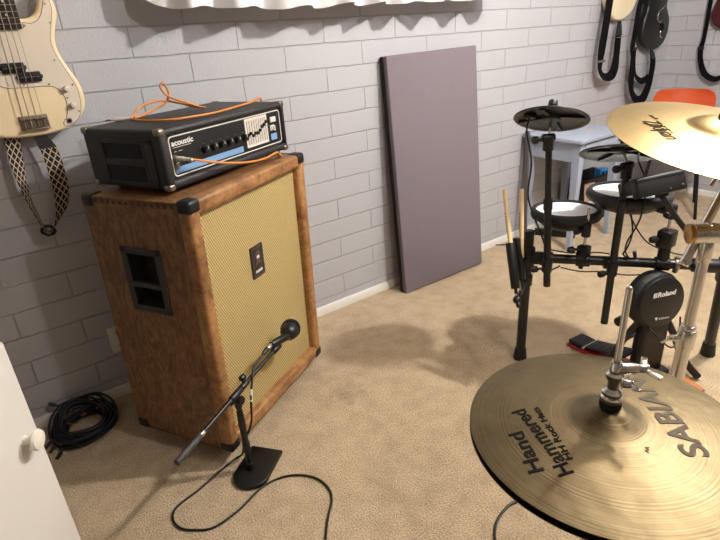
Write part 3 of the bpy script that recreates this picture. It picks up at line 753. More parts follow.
guard = [(.176, 1.400), (.238, 1.400), (.242, 1.416), (.262, 1.413), (.284, 1.421), (.300, 1.440), (.312, 1.468), (.320, 1.484), (.332, 1.474), (.332, 1.445), (.317, 1.400), (.306, 1.364), (.308, 1.328), (.319, 1.295), (.332, 1.257), (.344, 1.222), (.346, 1.184), (.339, 1.146), (.325, 1.121), (.301, 1.106), (.283, 1.102), (.276, 1.110), (.281, 1.120), (.291, 1.132), (.300, 1.161), (.301, 1.189), (.293, 1.212), (.277, 1.226), (.254, 1.230), (.184, 1.232), (.140, 1.238), (.110, 1.262), (.100, 1.30), (.108, 1.35), (.120, 1.39), (.150, 1.402)]
go = smooth_outline(guard, 4)
cxg = sum(p[0] for p in go)/len(go); czg = sum(p[1] for p in go)/len(go)
obj('pickguard_edge', B().prism(go, 0, .0012, XZ(Yb)), 'guard_edge', t)
def inset(o, d):
    n = len(o); out = []
    for i in range(n):
        a, c = V(o[i-1]), V(o[(i+1) % n]); tt = (c-a); tt = tt.normalized() if tt.length else V((1, 0)); out.append((o[i][0]-tt.y*d, o[i][1]+tt.x*d))
    return out
ar = sum(a[0]*c[1]-c[0]*a[1] for a, c in zip(go, go[1:]+go[:1]))
pg = obj('pickguard', B().prism(inset(go, .0014 if ar > 0 else -.0014), .0003, .0024, XZ(Yb)), 'guard', t)
for x, z in ((.317, 1.465), (.318, 1.412), (.246, 1.407), (.301, 1.305), (.334, 1.228), (.3085, 1.189), (.332, 1.144), (.197, 1.240), (.267, 1.236)):
    obj('screw', B().cyl((x, Yb-.0015, z), (x, Yb-.0036, z), .0028, seg=10), 'old_chrome', pg)
for (x, z) in ((.3125, 1.218), (.3185, 1.166)):
    b = B().cyl((x, Yb-.002, z), (x, Yb-.017, z), .0088, .0082, 22, .0015)
    for k in range(18):
        a = 2*PI*k/18; b.box((x+.0086*math.cos(a)-.0006, Yb-.013, z+.0086*math.sin(a)-.0006), (x+.0086*math.cos(a)+.0006, Yb-.004, z+.0086*math.sin(a)+.0006))
    obj('control_knob', b, 'knob_white', t)
obj('output_jack', B().cyl((.2955, Yb-.002, 1.118), (.2955, Yb-.0045, 1.118), .0085, seg=18).cyl((.2955, Yb-.003, 1.118), (.2955, Yb-.0065, 1.118), .006, seg=18), 'old_chrome', t)
obj('jack_hole', B().cyl((.2955, Yb-.006, 1.118), (.2955, Yb-.007, 1.118), .0042, seg=14), 'black_gloss', t)
for (xa, xb, za, zb) in ((.150, .213, 1.276, 1.306), (.188, .251, 1.247, 1.277)):
    pk = obj('pickup', B().prism(rrect(xa, za, xb, zb, .004), 0, .009, XZ(Yb-.002), .002).box((xa-.005, Yb-.008, (za+zb)/2-.006), (xb+.005, Yb-.002, (za+zb)/2+.006), .002), 'black_plastic', t)
    b = B()
    for k in range(4):
        for e in (-1, 1): x = xa+.010+k*.0143+e*.0028; b.cyl((x, Yb-.010, (za+zb)/2), (x, Yb-.0118, (za+zb)/2), .0019, seg=8)
    obj('pole_pieces', b, 'steel', pk)
br = obj('bridge', B().prism(rrect(.153, 1.106, .236, 1.148, .003), 0, .003, XZ(Yb), .001).box((.153, Yb-.016, 1.104), (.236, Yb, 1.108), .001), 'old_chrome', t)
for k in range(4):
    x = .166+k*.0187
    obj('saddle', B().cyl((x-.008, Yb-.009, 1.139), (x+.008, Yb-.009, 1.139), .0055, seg=12).cyl((x, Yb-.008, 1.112), (x, Yb-.008, 1.139), .0022, seg=8), 'steel', br)
# neck
nx = lambda z: .2045+(z-1.40)*.0
def neck_x(z, s): return .2055+(z-1.4)*.010+s*(.0315-(z-1.4)*.009)
nk = [(neck_x(1.399, -1), 1.399), (neck_x(1.399, 1), 1.399), (neck_x(2.06, 1), 2.06), (neck_x(2.06, -1), 2.06)]
obj('neck', B().prism(nk, -.016, .006, XZ(Yb-.001), .003), 'maple', t)
fb = obj('fingerboard', B().prism(nk, .006, .0135, XZ(Yb-.001), .001), 'rosewood', t)
zs = []; L0 = .865; z_b = 1.140
for k in range(1, 21): zs.append(z_b+L0*2**(-k/12))
for z in zs:
    obj('fret', B().cyl((neck_x(z, -.98), Yb-.0148, z), (neck_x(z, .98), Yb-.0148, z), .0011, seg=8), 'steel', fb)
for k in (3, 5, 7, 9, 15, 17, 19):
    z = (z_b+L0*2**(-k/12)+z_b+L0*2**(-(k-1)/12))/2; x = neck_x(z, 0)
    obj('fret_dot', B().cyl((x, Yb-.0140, z), (x, Yb-.0152, z), .0032, seg=14), 'guard', fb)
hd = [(neck_x(2.06, -1), 2.058), (neck_x(2.06, 1), 2.058), (.245, 2.10), (.252, 2.16), (.240, 2.25), (.205, 2.275), (.180, 2.25), (.178, 2.15), (.185, 2.09)]
obj('headstock', B().prism(smooth_outline(hd, 3), 0, .016, XZ(Yb+.008), .003), 'maple', t)
for k, (xt, xb) in enumerate(((.184, .166), (.1965, .183), (.2115, .2035), (.2255, .221))):
    xn = neck_x(2.06, 0)+(-.0155+k*.0103)
    obj('string', B().cyl((xb, Yb-.0145, 1.110), (xb, Yb-.0150, 1.141), .0011).cyl((xb, Yb-.0150, 1.141), (xn, Yb-.0185, 2.06), (.0014, .0012, .001, .0008)[k], seg=8), 'steel', t)
b = B()
for k in range(4): b.cyl((.190+.006*k, Yb-.02, 2.10+k*.04), (.190+.006*k, Yb+.01, 2.10+k*.04), .006, seg=12).box((.245, Yb-.004, 2.093+k*.04), (.275, Yb+.004, 2.107+k*.04), .003)
obj('tuners', b, 'old_chrome', t)
wall_hook(t, .2115, WY, 2.085)
obj('strap_button', B().cyl((.199, Yb+.021, 1.083), (.199, Yb+.021, 1.070), .006, .0075, 14, .002), 'old_chrome', t)

# its woven strap
t = thing('guitar_strap', 'woven black and cream strap hanging below the cream bass guitar', 'guitar strap', (.15, 2.05, .757))
obj('webbing', B().ribbon([(.129, 2.062, 1.13), (.119, 2.058, 1.06), (.113, 2.055, 1.0), (.111, 2.052, .93), (.115, 2.050, .86), (.127, 2.048, .79), (.138, 2.046, .762)], [(1, 0, .06), (1, 0, .05), (.9, .4, 0), (.55, .8, -.1), (.35, .9, -.2), (.30, .9, -.4), (.4, .8, -.3)], [.044, .042, .042, .044, .044, .042, .036], .0025), 'weave', t)
obj('webbing', B().ribbon([(.212, 2.040, 1.046), (.216, 2.040, 1.00), (.216, 2.040, .94), (.212, 2.041, .885), (.198, 2.042, .83), (.170, 2.044, .785), (.140, 2.046, .760)], [(1, 0, 0), (1, 0, 0), (1, 0, .06), (1, .1, .16), (.9, .25, .35), (.6, .5, .5), (.5, .7, .3)], [.048, .050, .050, .050, .048, .044, .040], .0025), 'weave', t)
obj('leather_end', B().ribbon([(.199, 2.046, 1.082), (.206, 2.043, 1.062), (.212, 2.040, 1.040)], [(1, 0, .15), (1, 0, .05), (1, 0, 0)], [.034, .044, .051], .004), 'leather', t)
obj('buckle', B().tube([(.118, 2.040, .768), (.135, 2.044, .752), (.158, 2.046, .758), (.150, 2.050, .778), (.128, 2.048, .782), (.118, 2.040, .768)], .0055, 8), 'black_plastic', t)

# ---------------------------------------------------------------- guitars at the right
def hung_guitar(name, label, cat, m, outline, fr, th, neck_c, top, hook, bev=.012):
    """outline in wall coordinates (u, z); fr maps to the wall, local z away from the wall"""
    base = fr @ V((sum(p[0] for p in outline)/len(outline), min(p[1] for p in outline), 0))
    t = thing(name, label, cat, base)
    obj('body', B().prism(smooth_outline(outline, 4), .012, .012+th, fr, bev, 4), m, t)
    zt = max(p[1] for p in outline)
    obj('neck', B().prism([(neck_c-.026, zt-.06), (neck_c+.026, zt-.06), (neck_c+.021, top), (neck_c-.021, top)], .03, .012+th+.010, fr, .006, 3), 'maple', t)
    obj('headstock', B().prism([(neck_c-.024, top-.01), (neck_c+.024, top-.01), (neck_c+.040, top+.08), (neck_c+.030, top+.18), (neck_c-.030, top+.18), (neck_c-.040, top+.08)], .03, .046, fr, .004), m, t)
    p = fr @ V((neck_c, top+.02, 0)); ax = (fr.to_3x3() @ V((0, 0, 1)))
    wall_hook(t, p.x, p.y, p.z, ax)
    return t
FW = frame((0, WY, 0), (1, 0, 0), (0, 0, 1), (0, -1, 0))
FX = frame((WX, 0, 0), (0, -1, 0), (0, 0, 1), (-1, 0, 0))
og = [(3.50, 1.42), (3.515, 1.385), (3.56, 1.337), (3.62, 1.304), (3.70, 1.296), (3.78, 1.320), (3.840, 1.365), (3.865, 1.43), (3.85, 1.50), (3.815, 1.55), (3.81, 1.60), (3.835, 1.66), (3.815, 1.72), (3.75, 1.745), (3.72, 1.715), (3.66, 1.715), (3.63, 1.745), (3.56, 1.72), (3.535, 1.66), (3.555, 1.60), (3.55, 1.55), (3.515, 1.49)]
tg = hung_guitar('electric_guitar', 'cream electric guitar on the back wall with its lower end showing at the photo top', 'guitar', 'cream2', og, FW, .042, 3.69, 2.02, 2.0)
obj('strap_button', B().cyl((3.69, WY-.034, 1.297), (3.69, WY-.034, 1.284), .006, .0075, 12), 'old_chrome', tg)
ob = [(3.985, 1.19), (4.02, 1.125), (4.09, 1.092), (4.17, 1.082), (4.25, 1.092), (4.315, 1.13), (4.348, 1.20), (4.342, 1.28), (4.305, 1.33), (4.275, 1.37), (4.285, 1.43), (4.30, 1.49), (4.27, 1.54), (4.21, 1.55), (4.19, 1.52), (4.13, 1.52), (4.10, 1.55), (4.03, 1.54), (3.995, 1.48), (4.01, 1.42), (4.02, 1.36), (3.995, 1.29)]
tk = hung_guitar('electric_guitar', 'black hollow body electric guitar with pale f-hole outline hanging near the room corner', 'guitar', 'guitar_black', ob, FW, .05, 4.16, 1.98, 2.0, .014)
Yk = WY-.063
fh = [(4.255, 1.335), (4.262, 1.362), (4.245, 1.372), (4.225, 1.352), (4.205, 1.310), (4.19, 1.30), (4.195, 1.275)]
obj('f_hole_trim', B().tube([(x, Yk, z) for x, z in ((4.245, 1.375), (4.215, 1.355), (4.170, 1.335), (4.155, 1.30), (4.172, 1.272), (4.205, 1.262), (4.225, 1.275))], .0032, 8).tube([(x, Yk, z) for x, z in ((4.265, 1.245), (4.240, 1.225), (4.225, 1.195), (4.240, 1.165), (4.262, 1.160))], .0032, 8), 'chrome', tk)
b = B()
for x, z in ((4.238, 1.245), (4.25, 1.222), (4.232, 1.215)): b.cyl((x, Yk+.003, z), (x, Yk-.012, z), .010, seg=14, bev=.002)
obj('control_knobs', b, 'black_gloss', tk)
obj('strap_button', B().cyl((4.17, WY-.038, 1.084), (4.17, WY-.038, 1.070), .006, .0075, 12), 'old_chrome', tk)
orr = [(-1.79, 1.38), (-1.806, 1.32), (-1.805, 1.27), (-1.778, 1.222), (-1.735, 1.199), (-1.69, 1.199), (-1.63, 1.212), (-1.585, 1.25), (-1.565, 1.31), (-1.575, 1.37), (-1.60, 1.42), (-1.60, 1.47), (-1.575, 1.53), (-1.60, 1.58), (-1.65, 1.59), (-1.665, 1.56), (-1.715, 1.56), (-1.73, 1.59), (-1.785, 1.57), (-1.80, 1.52), (-1.775, 1.47), (-1.772, 1.43)]
tr = hung_guitar('electric_guitar', 'dark red electric guitar hanging on the right wall at the photo edge', 'guitar', 'guitar_red', orr, FX, .042, -1.69, 2.0, 2.0)
obj('strap_button', B().cyl((WX-.034, 1.69, 1.20), (WX-.034, 1.69, 1.187), .006, .0075, 12), 'old_chrome', tr)

# straps of those guitars
t = thing('guitar_strap', 'wide black strap looping below the cream guitar on the back wall', 'guitar strap', (3.6, 2.05, .93))
obj('webbing', B().ribbon([(3.575, 2.090, 1.722), (3.525, 2.036, 1.60), (3.512, 2.034, 1.43), (3.500, 2.034, 1.28), (3.487, 2.034, 1.13), (3.487, 2.032, 1.03), (3.510, 2.028, .976), (3.565, 2.024, .952), (3.625, 2.024, .962), (3.660, 2.028, 1.01), (3.674, 2.034, 1.08), (3.680, 2.040, 1.16), (3.685, 2.046, 1.24), (3.69, 2.05, 1.285)],
    [(1, 0, 0), (1, 0, 0), (1, 0, 0), (1, 0, 0), (1, 0, 0), (.9, .2, .4), (.6, .5, .8), (.05, .6, 1), (-.6, .4, .8), (-.95, .2, .3), (-1, 0, .1), (-1, 0, 0), (-1, 0, 0), (-1, 0, 0)], [.080]*5+[.080, .070, .056, .066, .074, .076, .074, .060, .04], .003), 'strap_black', t)
obj('strap_end', B().ribbon([(3.69, 2.052, 1.29), (3.690, 2.048, 1.26), (3.684, 2.042, 1.205)], [(1, 0, 0)]*3, [.03, .05, .078], .005), 'leather', t)
obj('buckle', B().box((3.445, 2.022, 1.05), (3.528, 2.0305, 1.066), .003), 'old_chrome', t)
obj('slider', B().box((3.646, 2.028, 1.190), (3.722, 2.0365, 1.195), .001), 'old_chrome', t)
t = thing('guitar_strap', 'black strap hanging in a doubled loop below the black hollow body guitar', 'guitar strap', (4.05, 2.05, .735))
obj('webbing', B().ribbon([(4.04, 2.090, 1.545), (3.94, 2.036, 1.50), (3.897, 2.038, 1.38), (3.885, 2.038, 1.24), (3.880, 2.040, 1.125), (3.915, 2.042, 1.05), (3.95, 2.044, .98), (4.00, 2.046, .915), (4.075, 2.046, .880), (4.14, 2.046, .883), (4.175, 2.046, .90)], [(1, 0, 0)]*4+[(1, 0, .1), (1, 0, .3), (.9, .2, .5), (.6, .4, .8), (.2, .4, 1), (0, .4, 1), (0, .4, 1)], [.066, .066, .066, .062, .056, .054, .054, .05, .046, .046, .046], .003), 'strap_black', t)
obj('webbing', B().ribbon([(3.895, 2.036, 1.105), (3.905, 2.034, 1.0), (3.915, 2.034, .90), (3.945, 2.034, .82), (4.00, 2.034, .768), (4.075, 2.034, .745), (4.135, 2.034, .768), (4.178, 2.036, .84), (4.198, 2.038, .92), (4.202, 2.040, .99), (4.188, 2.044, 1.045), (4.175, 2.046, 1.07)], [(1, 0, 0), (1, 0, 0), (1, 0, .2), (.9, .2, .5), (.6, .3, .9), (0, .3, 1), (-.6, .3, .9), (-.95, .1, .3), (-1, 0, 0), (-1, 0, 0), (-1, 0, 0), (-1, 0, 0)], [.062, .066, .07, .072, .07, .062, .07, .074, .076, .074, .064, .05], .003), 'strap_black', t)
obj('strap_end', B().ribbon([(4.17, 2.048, 1.083), (4.18, 2.045, 1.055), (4.205, 2.041, 1.02)], [(1, 0, 0)]*3, [.035, .05, .06], .005), 'leather', t)
obj('buckle', B().box((3.868, 2.026, 1.098), (3.925, 2.036, 1.118), .003), 'black_plastic', t)
t = thing('guitar_strap', 'narrow dark strap looping below the dark red guitar on the right wall', 'guitar strap', (4.46, 1.75, .865))
obj('webbing', B().ribbon([(4.493, 1.775, 1.575), (4.45, 1.815, 1.50), (4.452, 1.828, 1.40), (4.452, 1.826, 1.26), (4.452, 1.827, 1.13), (4.452, 1.834, 1.074), (4.452, 1.822, .993), (4.452, 1.785, .911), (4.452, 1.735, .872), (4.452, 1.684, .868), (4.452, 1.645, .905), (4.454, 1.630, .98), (4.456, 1.640, 1.08), (4.46, 1.67, 1.16), (4.462, 1.69, 1.195)], [(0, -1, 0)]*6+[(.2, -1, .1), (.4, -.8, .5), (.5, -.2, .9), (.5, .3, .9), (.3, .8, .3), (0, 1, 0), (0, 1, 0), (0, 1, 0), (0, 1, 0)], [.028]*5+[.034]*2+[.04]*6+[.035, .03], .003), 'strap_black', t)
obj('buckle', B().box((4.445, 1.812, 1.062), (4.456, 1.856, 1.084), .003), 'black_plastic', t)

# ================================================================== small desk against the back wall
dx0, dx1, dy0, dy1, dz = 2.80, 3.27, 1.69, 2.075, .69
t = thing('side_table', 'blue-grey painted side table with tapered legs against the back wall', 'table', ((dx0+dx1)/2, (dy0+dy1)/2, 0))
obj('table_top', B().box((dx0-.012, dy0-.012, dz-.022), (dx1+.012, dy1+.01, dz), .004), 'desk', t)
b = B()
b.box((dx0+.012, dy0+.045, dz-.135), (dx0+.030, dy1-.045, dz-.02)); b.box((dx1-.030, dy0+.045, dz-.135), (dx1-.012, dy1-.045, dz-.02))
b.box((dx0+.045, dy1-.030, dz-.135), (dx1-.045, dy1-.012, dz-.02)); b.box((dx0+.045, dy0+.012, dz-.135), (dx1-.045, dy0+.030, dz-.02))
obj('apron', b, 'desk', t)
obj('drawer_front', B().box((dx0+.06, dy0+.004, dz-.122), (dx1-.06, dy0+.018, dz-.034), .003), 'desk', t)
for x, sx in ((dx0+.006, 1), (dx1-.006, -1)):
    for y, sy in ((dy0+.006, 1), (dy1-.006, -1)):
        b = bmesh.new(); T = [(x, y), (x+sx*.048, y), (x+sx*.048, y+sy*.048), (x, y+sy*.048)]; Q = [(x+sx*.004, y+sy*.004), (x+sx*.030, y+sy*.004), (x+sx*.030, y+sy*.030), (x+sx*.004, y+sy*.030)]
        r0 = [b.verts.new((p[0], p[1], dz-.02)) for p in T]; r1 = [b.verts.new((p[0], p[1], dz-.14)) for p in T]; r2 = [b.verts.new((p[0], p[1], 0)) for p in Q]
        b.faces.new(r0); b.faces.new(r2[::-1])
        for a, c in ((r0, r1), (r1, r2)):
            for i in range(4): b.faces.new((a[i], a[(i+1) % 4], c[(i+1) % 4], c[i]))
        bmesh.ops.recalc_face_normals(b, faces=b.faces)
        obj('leg', b, 'desk', t)
P0, P1 = V((3.02, 1.79, dz+.004)), V((3.145, 1.83, dz+.004))
t = thing('pencil', 'short yellow pencil lying on the blue-grey side table', 'pencil', P0)
obj('shaft', B().cyl(P0, P1, .0036, seg=6), 'yellow', t); obj('eraser', B().cyl(P0-(P1-P0).normalized()*.012, P0, .0035, seg=10), 'panel_white', t)

# dark board leaning between table and wall
Mt = Matrix.Translation((2.715, 1.965, 0)) @ Matrix.Rotation(math.radians(-5.6), 4, 'X') @ Matrix.Rotation(math.radians(4.0), 4, 'Y')
tag(obj('leaning_board', B(Mt).box((.012, 0, 0), (.026, .028, .72), .003), 'dark_board'), 'narrow dark board leaning on the back wall at the left side of the blue-grey table', 'board')

# crate and cartons under the table
t = thing('storage_crate', 'black storage crate standing on the floor behind the blue-grey table legs', 'crate', (3.42, 1.98, 0))
b = B(); cx0, cx1, cy0, cy1, ch = 3.265, 3.62, 1.90, 2.075, .325
b.box((cx0, cy0, 0), (cx1, cy1, .012)); b.box((cx0, cy0, 0), (cx1, cy0+.01, ch)); b.box((cx0, cy1-.01, 0), (cx1, cy1, ch)); b.box((cx0, cy0, 0), (cx0+.01, cy1, ch)); b.box((cx1-.01, cy0, 0), (cx1, cy1, ch))
obj('box', b, 'crate', t)
b = B(); b.box((cx0-.008, cy0-.008, ch-.02), (cx1+.008, cy0+.012, ch), .003); b.box((cx0-.008, cy1-.012, ch-.02), (cx1+.008, cy1+.006, ch), .003); b.box((cx0-.008, cy0, ch-.02), (cx0+.012, cy1, ch), .003); b.box((cx1-.012, cy0, ch-.02), (cx1+.008, cy1, ch), .003)
obj('rim', b, 'crate', t)
t = thing('blue_carton', 'bright blue carton sticking out of the black crate by the table', 'carton', (3.50, 1.95, .20))
obj('box', B().box((3.455, 1.915, .0125), (3.545, 1.965, .36), .003), 'blue_card', t)
obj('print', B().box((3.468, 1.9135, .30), (3.50, 1.9152, .345)).box((3.515, 1.9135, .29), (3.536, 1.9152, .34)), 'ink', t)
Mk = Matrix.Translation((3.262, 1.842, 0)) @ Matrix.Rotation(math.radians(-9), 4, 'X') @ Matrix.Rotation(math.radians(4), 4, 'Y')
t = thing('picture_card', 'tan picture card with dark and blue print leaning on the black crate', 'card', Mk)
obj('card', B(Mk).box((-.055, 0, 0), (.065, .006, .31), .001), 'tan_card', t)
obj('print', B(Mk).box((-.02, -.001, .255), (.045, .0005, .285)), 'ink', t)
obj('blue_print', B(Mk).box((.0, -.001, .19), (.055, .0005, .24)), 'blue_card', t)
obj('white_print', B(Mk).box((-.03, -.001, .10), (.02, .0005, .185)), 'ink_white', t)

# power strip
Mp_ = RZ((2.985, 1.925, 0), -62)
t = thing('power_strip', 'black power strip on the carpet near the back wall by the blue-grey table', 'power strip', Mp_)
obj('case', B(Mp_).box((-.13, -.025, 0), (.13, .025, .036), .006), 'black_plastic', t)
for k in range(5): obj('socket', B(Mp_).cyl((-.085+k*.04, 0, .034), (-.085+k*.04, 0, .0375), .014, seg=16), 'black_gloss', t)
obj('plug', B(Mp_).box((.085, -.02, .034), (.118, .02, .062), .005), 'knob_white', t)
obj('cord', B().tube([Mp_ @ V((-.13, 0, .018)), Mp_ @ V((-.17, .0, .01)), V((2.80, 2.03, .005)), V((2.64, 2.04, .005)), V((2.55, 2.06, .02))], .0038, 8), 'cable_black', t)

# ---------------------------------------------------------------- bin and orange chair in the far corner
Mc2 = frame((4.00, 1.69, 0), (.41, -.91, 0), (.91, .41, 0), (0, 0, 1))     # x across, y towards its back
t = thing('orange_chair', 'orange moulded plastic chair with thin dark legs in the far right corner', 'chair', Mc2)
b = bmesh.new(); prof = [(-.235, .425, .17), (-.215, .438, .185), (-.15, .440, .195), (-.05, .430, .20), (.05, .422, .20), (.12, .428, .198), (.165, .455, .200), (.188, .52, .20), (.202, .60, .20), (.214, .69, .198), (.224, .765, .192), (.229, .80, .178), (.231, .822, .145)]
G = []
for (y, z, hw) in prof:
    row = []
    for i in range(13):
        u = -1+2*i/12; back = max(0, (z-.45)/.3)
        row.append(b.verts.new((hw*u, y-(.05*u*u)*min(1, back*2.2), z+(.022*u*u if back < .1 else 0))))
    G.append(row)
for a, c in zip(G, G[1:]):
    for i in range(12): b.faces.new((a[i], a[i+1], c[i+1], c[i]))
bmesh.ops.recalc_face_normals(b, faces=b.faces); bmesh.ops.solidify(b, geom=b.faces[:], thickness=.008)
bb = B(Mc2); bb._merge(b); obj('shell', bb, 'orange_plastic', t, ang=60)
for sx in (-1, 1):
    obj('leg', B(Mc2).tube([(sx*.14, -.12, .424), (sx*.19, -.20, .0)], .0105, 10, smooth=False), 'black_metal', t)
    obj('leg', B(Mc2).tube([(sx*.14, .10, .415), (sx*.19, .22, .0)], .0105, 10, smooth=False), 'black_metal', t)
obj('seat_frame', B(Mc2).tube([(-.14, -.12, .418), (.14, -.12, .418), (.14, .10, .412), (-.14, .10, .412), (-.14, -.12, .418)], .009, 10, smooth=False), 'black_metal', t)

# ================================================================== electronic drum rack
t = rack = thing('drum_rack', 'black tubular electronic drum rack standing on the carpet at the right', 'drum rack', (1.645, 1.17, 0))
LP = V((1.645, 1.17, 0)); RB = V((2.045, .642, .478)); LB = V((1.645, 1.17, .474)); bdv = (RB-LB).normalized()
def clampblock(p, ax, r, L, m='black_plastic'):
    return B().cyl(V(p)-V(ax).normalized()*L/2, V(p)+V(ax).normalized()*L/2, r, seg=20, bev=.003)
obj('post', B().cyl(LP+V((0, 0, .01)), LP+V((0, 0, .578)), .0195, seg=24).cyl(LP+V((0, 0, .574)), LP+V((0, 0, .588)), .0215, .020, 24, .003), 'black_metal', t)
obj('rubber_foot', B().cyl(LP, LP+V((0, 0, .055)), .028, .023, 24, .003), 'black_rubber', t)
RF = V((2.243, .672, 0)); RT = RB+bdv*.02+V((0, 0, .035))
rd = (RT-RF).normalized()
obj('post', B().cyl(RF+rd*.02, RT, .0195, seg=24), 'black_metal', t)
obj('rubber_foot', B().cyl(RF, RF+rd*.075, .0285, .0235, 24, .003), 'black_rubber', t)
obj('crossbar', B().cyl(LB+bdv*.01, RB, .0185, seg=24), 'black_metal', t)
b = B().cyl(LP+V((0, 0, .43)), LP+V((0, 0, .52)), .0275, seg=24, bev=.004).cyl(LB+bdv*.015, LB+bdv*.095, .026, seg=24, bev=.004)
b.box((LP.x-.045, LP.y-.012, .462), (LP.x-.02, LP.y+.012, .486), .004)
obj('tee_joint', b, 'black_plastic', t)
b = B().cyl(RB-bdv*.09, RB-bdv*.0, .026, seg=24, bev=.004).cyl(RT-rd*.11, RT-rd*.005, .0275, seg=24, bev=.004)
obj('tee_joint', b, 'black_plastic', t)
obj('memory_lock', B().cyl(RB-bdv*.145, RB-bdv*.13, .0225, seg=24, bev=.002).box(RB-bdv*.138+V((-.008, -.008, -.034)), RB-bdv*.138+V((.008, .008, .03)), .003), 'old_chrome', t)
# two cymbal poles
def pole(base, zlo, zhi, tip, clampz, knob_dir, lean=(0, 0)):
    base = V(base); LN = lambda z: V((base.x+lean[0]*(z-.47), base.y+lean[1]*(z-.47), z))
    o = obj('cymbal_pole', B().cyl(LN(zlo), LN(clampz+.25), .0135, seg=20).cyl(LN(clampz+.24), LN(zhi), .0115, seg=20).cyl(LN(clampz+.22), LN(clampz+.265), .0165, seg=20, bev=.003), 'black_metal', t)
    # clamp on the bar
    q = LB+bdv*((base-LB).dot(bdv)); q.z = base.z+clampz
    b = B().cyl(V((base.x, base.y, clampz-.028)), V((base.x, base.y, clampz+.028)), .0195, seg=20, bev=.003).cyl(q-bdv*.022, q+bdv*.022, .0245, seg=20, bev=.003)
    kd = V(knob_dir).normalized(); c0 = V((base.x, base.y, clampz-.012))
    b.cyl(c0, c0+kd*.045, .005, seg=10).cyl(c0+kd*.038, c0+kd*.062, .0125, seg=16, bev=.004)
    obj('bar_clamp', b, 'black_plastic', t)
    # tilter and chrome rod
    top = LN(zhi); tip = V(tip); d = (tip-top).normalized()
    b = B().cyl(top+V((0, 0, -.045)), top+V((0, 0, .004)), .0185, seg=18, bev=.003).cyl(top-kd*.02+V((0, 0, .0)), top+kd*.024, .014, seg=18, bev=.003)
    b.cyl(top+kd*.02+V((0, 0, -.005)), top+kd*.042+V((0, 0, -.005)), .006, seg=12).cyl(top+kd*.04+V((0, 0, -.005)), top+kd*.058+V((0, 0, -.005)), .0135, seg=16, bev=.004)
    obj('tilter', b, 'black_plastic', t)
    obj('tilter_rod', B().cyl(top, tip+d*.012, .0052, seg=14), 'chrome', t)
C1 = V((1.652, 1.121, 1.019)); N1 = V((.407, .235, .883)).normalized()
C2 = V((1.788, .924, .902)); N2 = V((.333, .233, .914)).normalized()
pole((1.644, 1.079, 0), .382, .953, C1, .470, (-.80, .45, 0), (-.040, .055))
pole((1.785, .898, 0), .236, .855, C2, .470, (-.85, .2, 0))
# tom mounts
def lrod(base, z_top, cl_z, big):
    base = V(base); q = LB+bdv*((base-LB).dot(bdv))
    b = B().cyl(q-bdv*.025, q+bdv*.025, .0255, seg=20, bev=.003)
    if big: b.cyl(V((q.x, q.y, .47)), V((q.x, q.y, cl_z-.03)), .021, seg=20, bev=.003).box((q.x-.03, q.y-.026, cl_z-.045), (q.x+.03, q.y+.026, cl_z+.02), .008)
    else: b.box((q.x-.02, q.y-.02, .48), (q.x+.02, q.y+.02, cl_z), .005)
    kd = V((-.85, .45, 0)); c0 = V((q.x, q.y, cl_z-.012))
    b.cyl(c0, c0+kd*.05, .0055, seg=10).cyl(c0+kd*.045, c0+kd*.068, .0145, .012, 16, .004)
    b.cyl(q+V((0, 0, -.022))-bdv*.004, q+V((0, 0, -.036))-bdv*.004, .009, seg=14, bev=.002)
    obj('tom_mount_clamp', b, 'black_plastic', t)
    obj('mount_rod', B().cyl((q.x, q.y, cl_z-.02), (q.x, q.y, z_top), .0055, seg=16), 'chrome', t)
    return V((q.x, q.y, 0))
q1 = lrod((1.762, 1.0, 0), .682, .535, False)
q2 = lrod((1.937, .79, 0), .668, .590, True)

def cymbal_pad(c, n, R, label, ch):
    fr = axis_frame(c, n, (1, 0, 0)); t = thing('cymbal_pad', label, 'electronic cymbal', fr, None)
    top = [(0, .012), (.03, .012), (.034, .010), (R*.5, .006), (R*.93, -.004), (R*.99, -.0075), (R, -.010), (R*.99, -.0125), (R*.90, -.0125), (R*.86, -.0085), (R*.5, -.001), (.03, .002), (0, .002)]
    obj('playing_surface', B().lathe(top, fr, 72), 'pad_rubber', t)
    b = B(fr); b.cyl((0, 0, -.014), (0, 0, .004), .030, .034, 28, .003)
    obj('hub', b, 'black_plastic', t)
    for k in range(4):
        a = math.radians(ch+90*k); d = V((math.cos(a), math.sin(a), 0)); s = V((-d.y, d.x, 0))
        b = bmesh.new(); L0_, L1_ = .022, R*.90
        vs = []
        for l, z in ((L0_, .0), (L1_, -.010)):
            for w in (-.0075, .0075):
                for dz_ in (-.007, .003): vs.append(b.verts.new(d*l+s*w+V((0, 0, z+dz_))))
        bmesh.ops.convex_hull(b, input=vs)
        bb = B(fr); bb._merge(b); obj('rib', bb, 'black_plastic', t)
    b = B(fr).cyl((0, 0, .011), (0, 0, .040), .010, seg=18, bev=.003).cyl((0, 0, .036), (0, 0, .058), .017, .015, 20, .003)
    obj('wing_nut', b, 'black_plastic', t)
    a = math.radians(ch+225); d = V((math.cos(a), math.sin(a), 0))*R*.62
    obj('jack_box', B(fr).box((d.x-.018, d.y-.014, -.022), (d.x+.018, d.y+.014, -.002), .004), 'black_plastic', t)
    return fr
fp1 = cymbal_pad(C1, N1, .127, 'black electronic cymbal pad on the taller rack pole in front of the block wall', 20)
fp2 = cymbal_pad(C2, N2, .139, 'black electronic cymbal pad partly hidden under the edge of the large brass crash cymbal', 65)

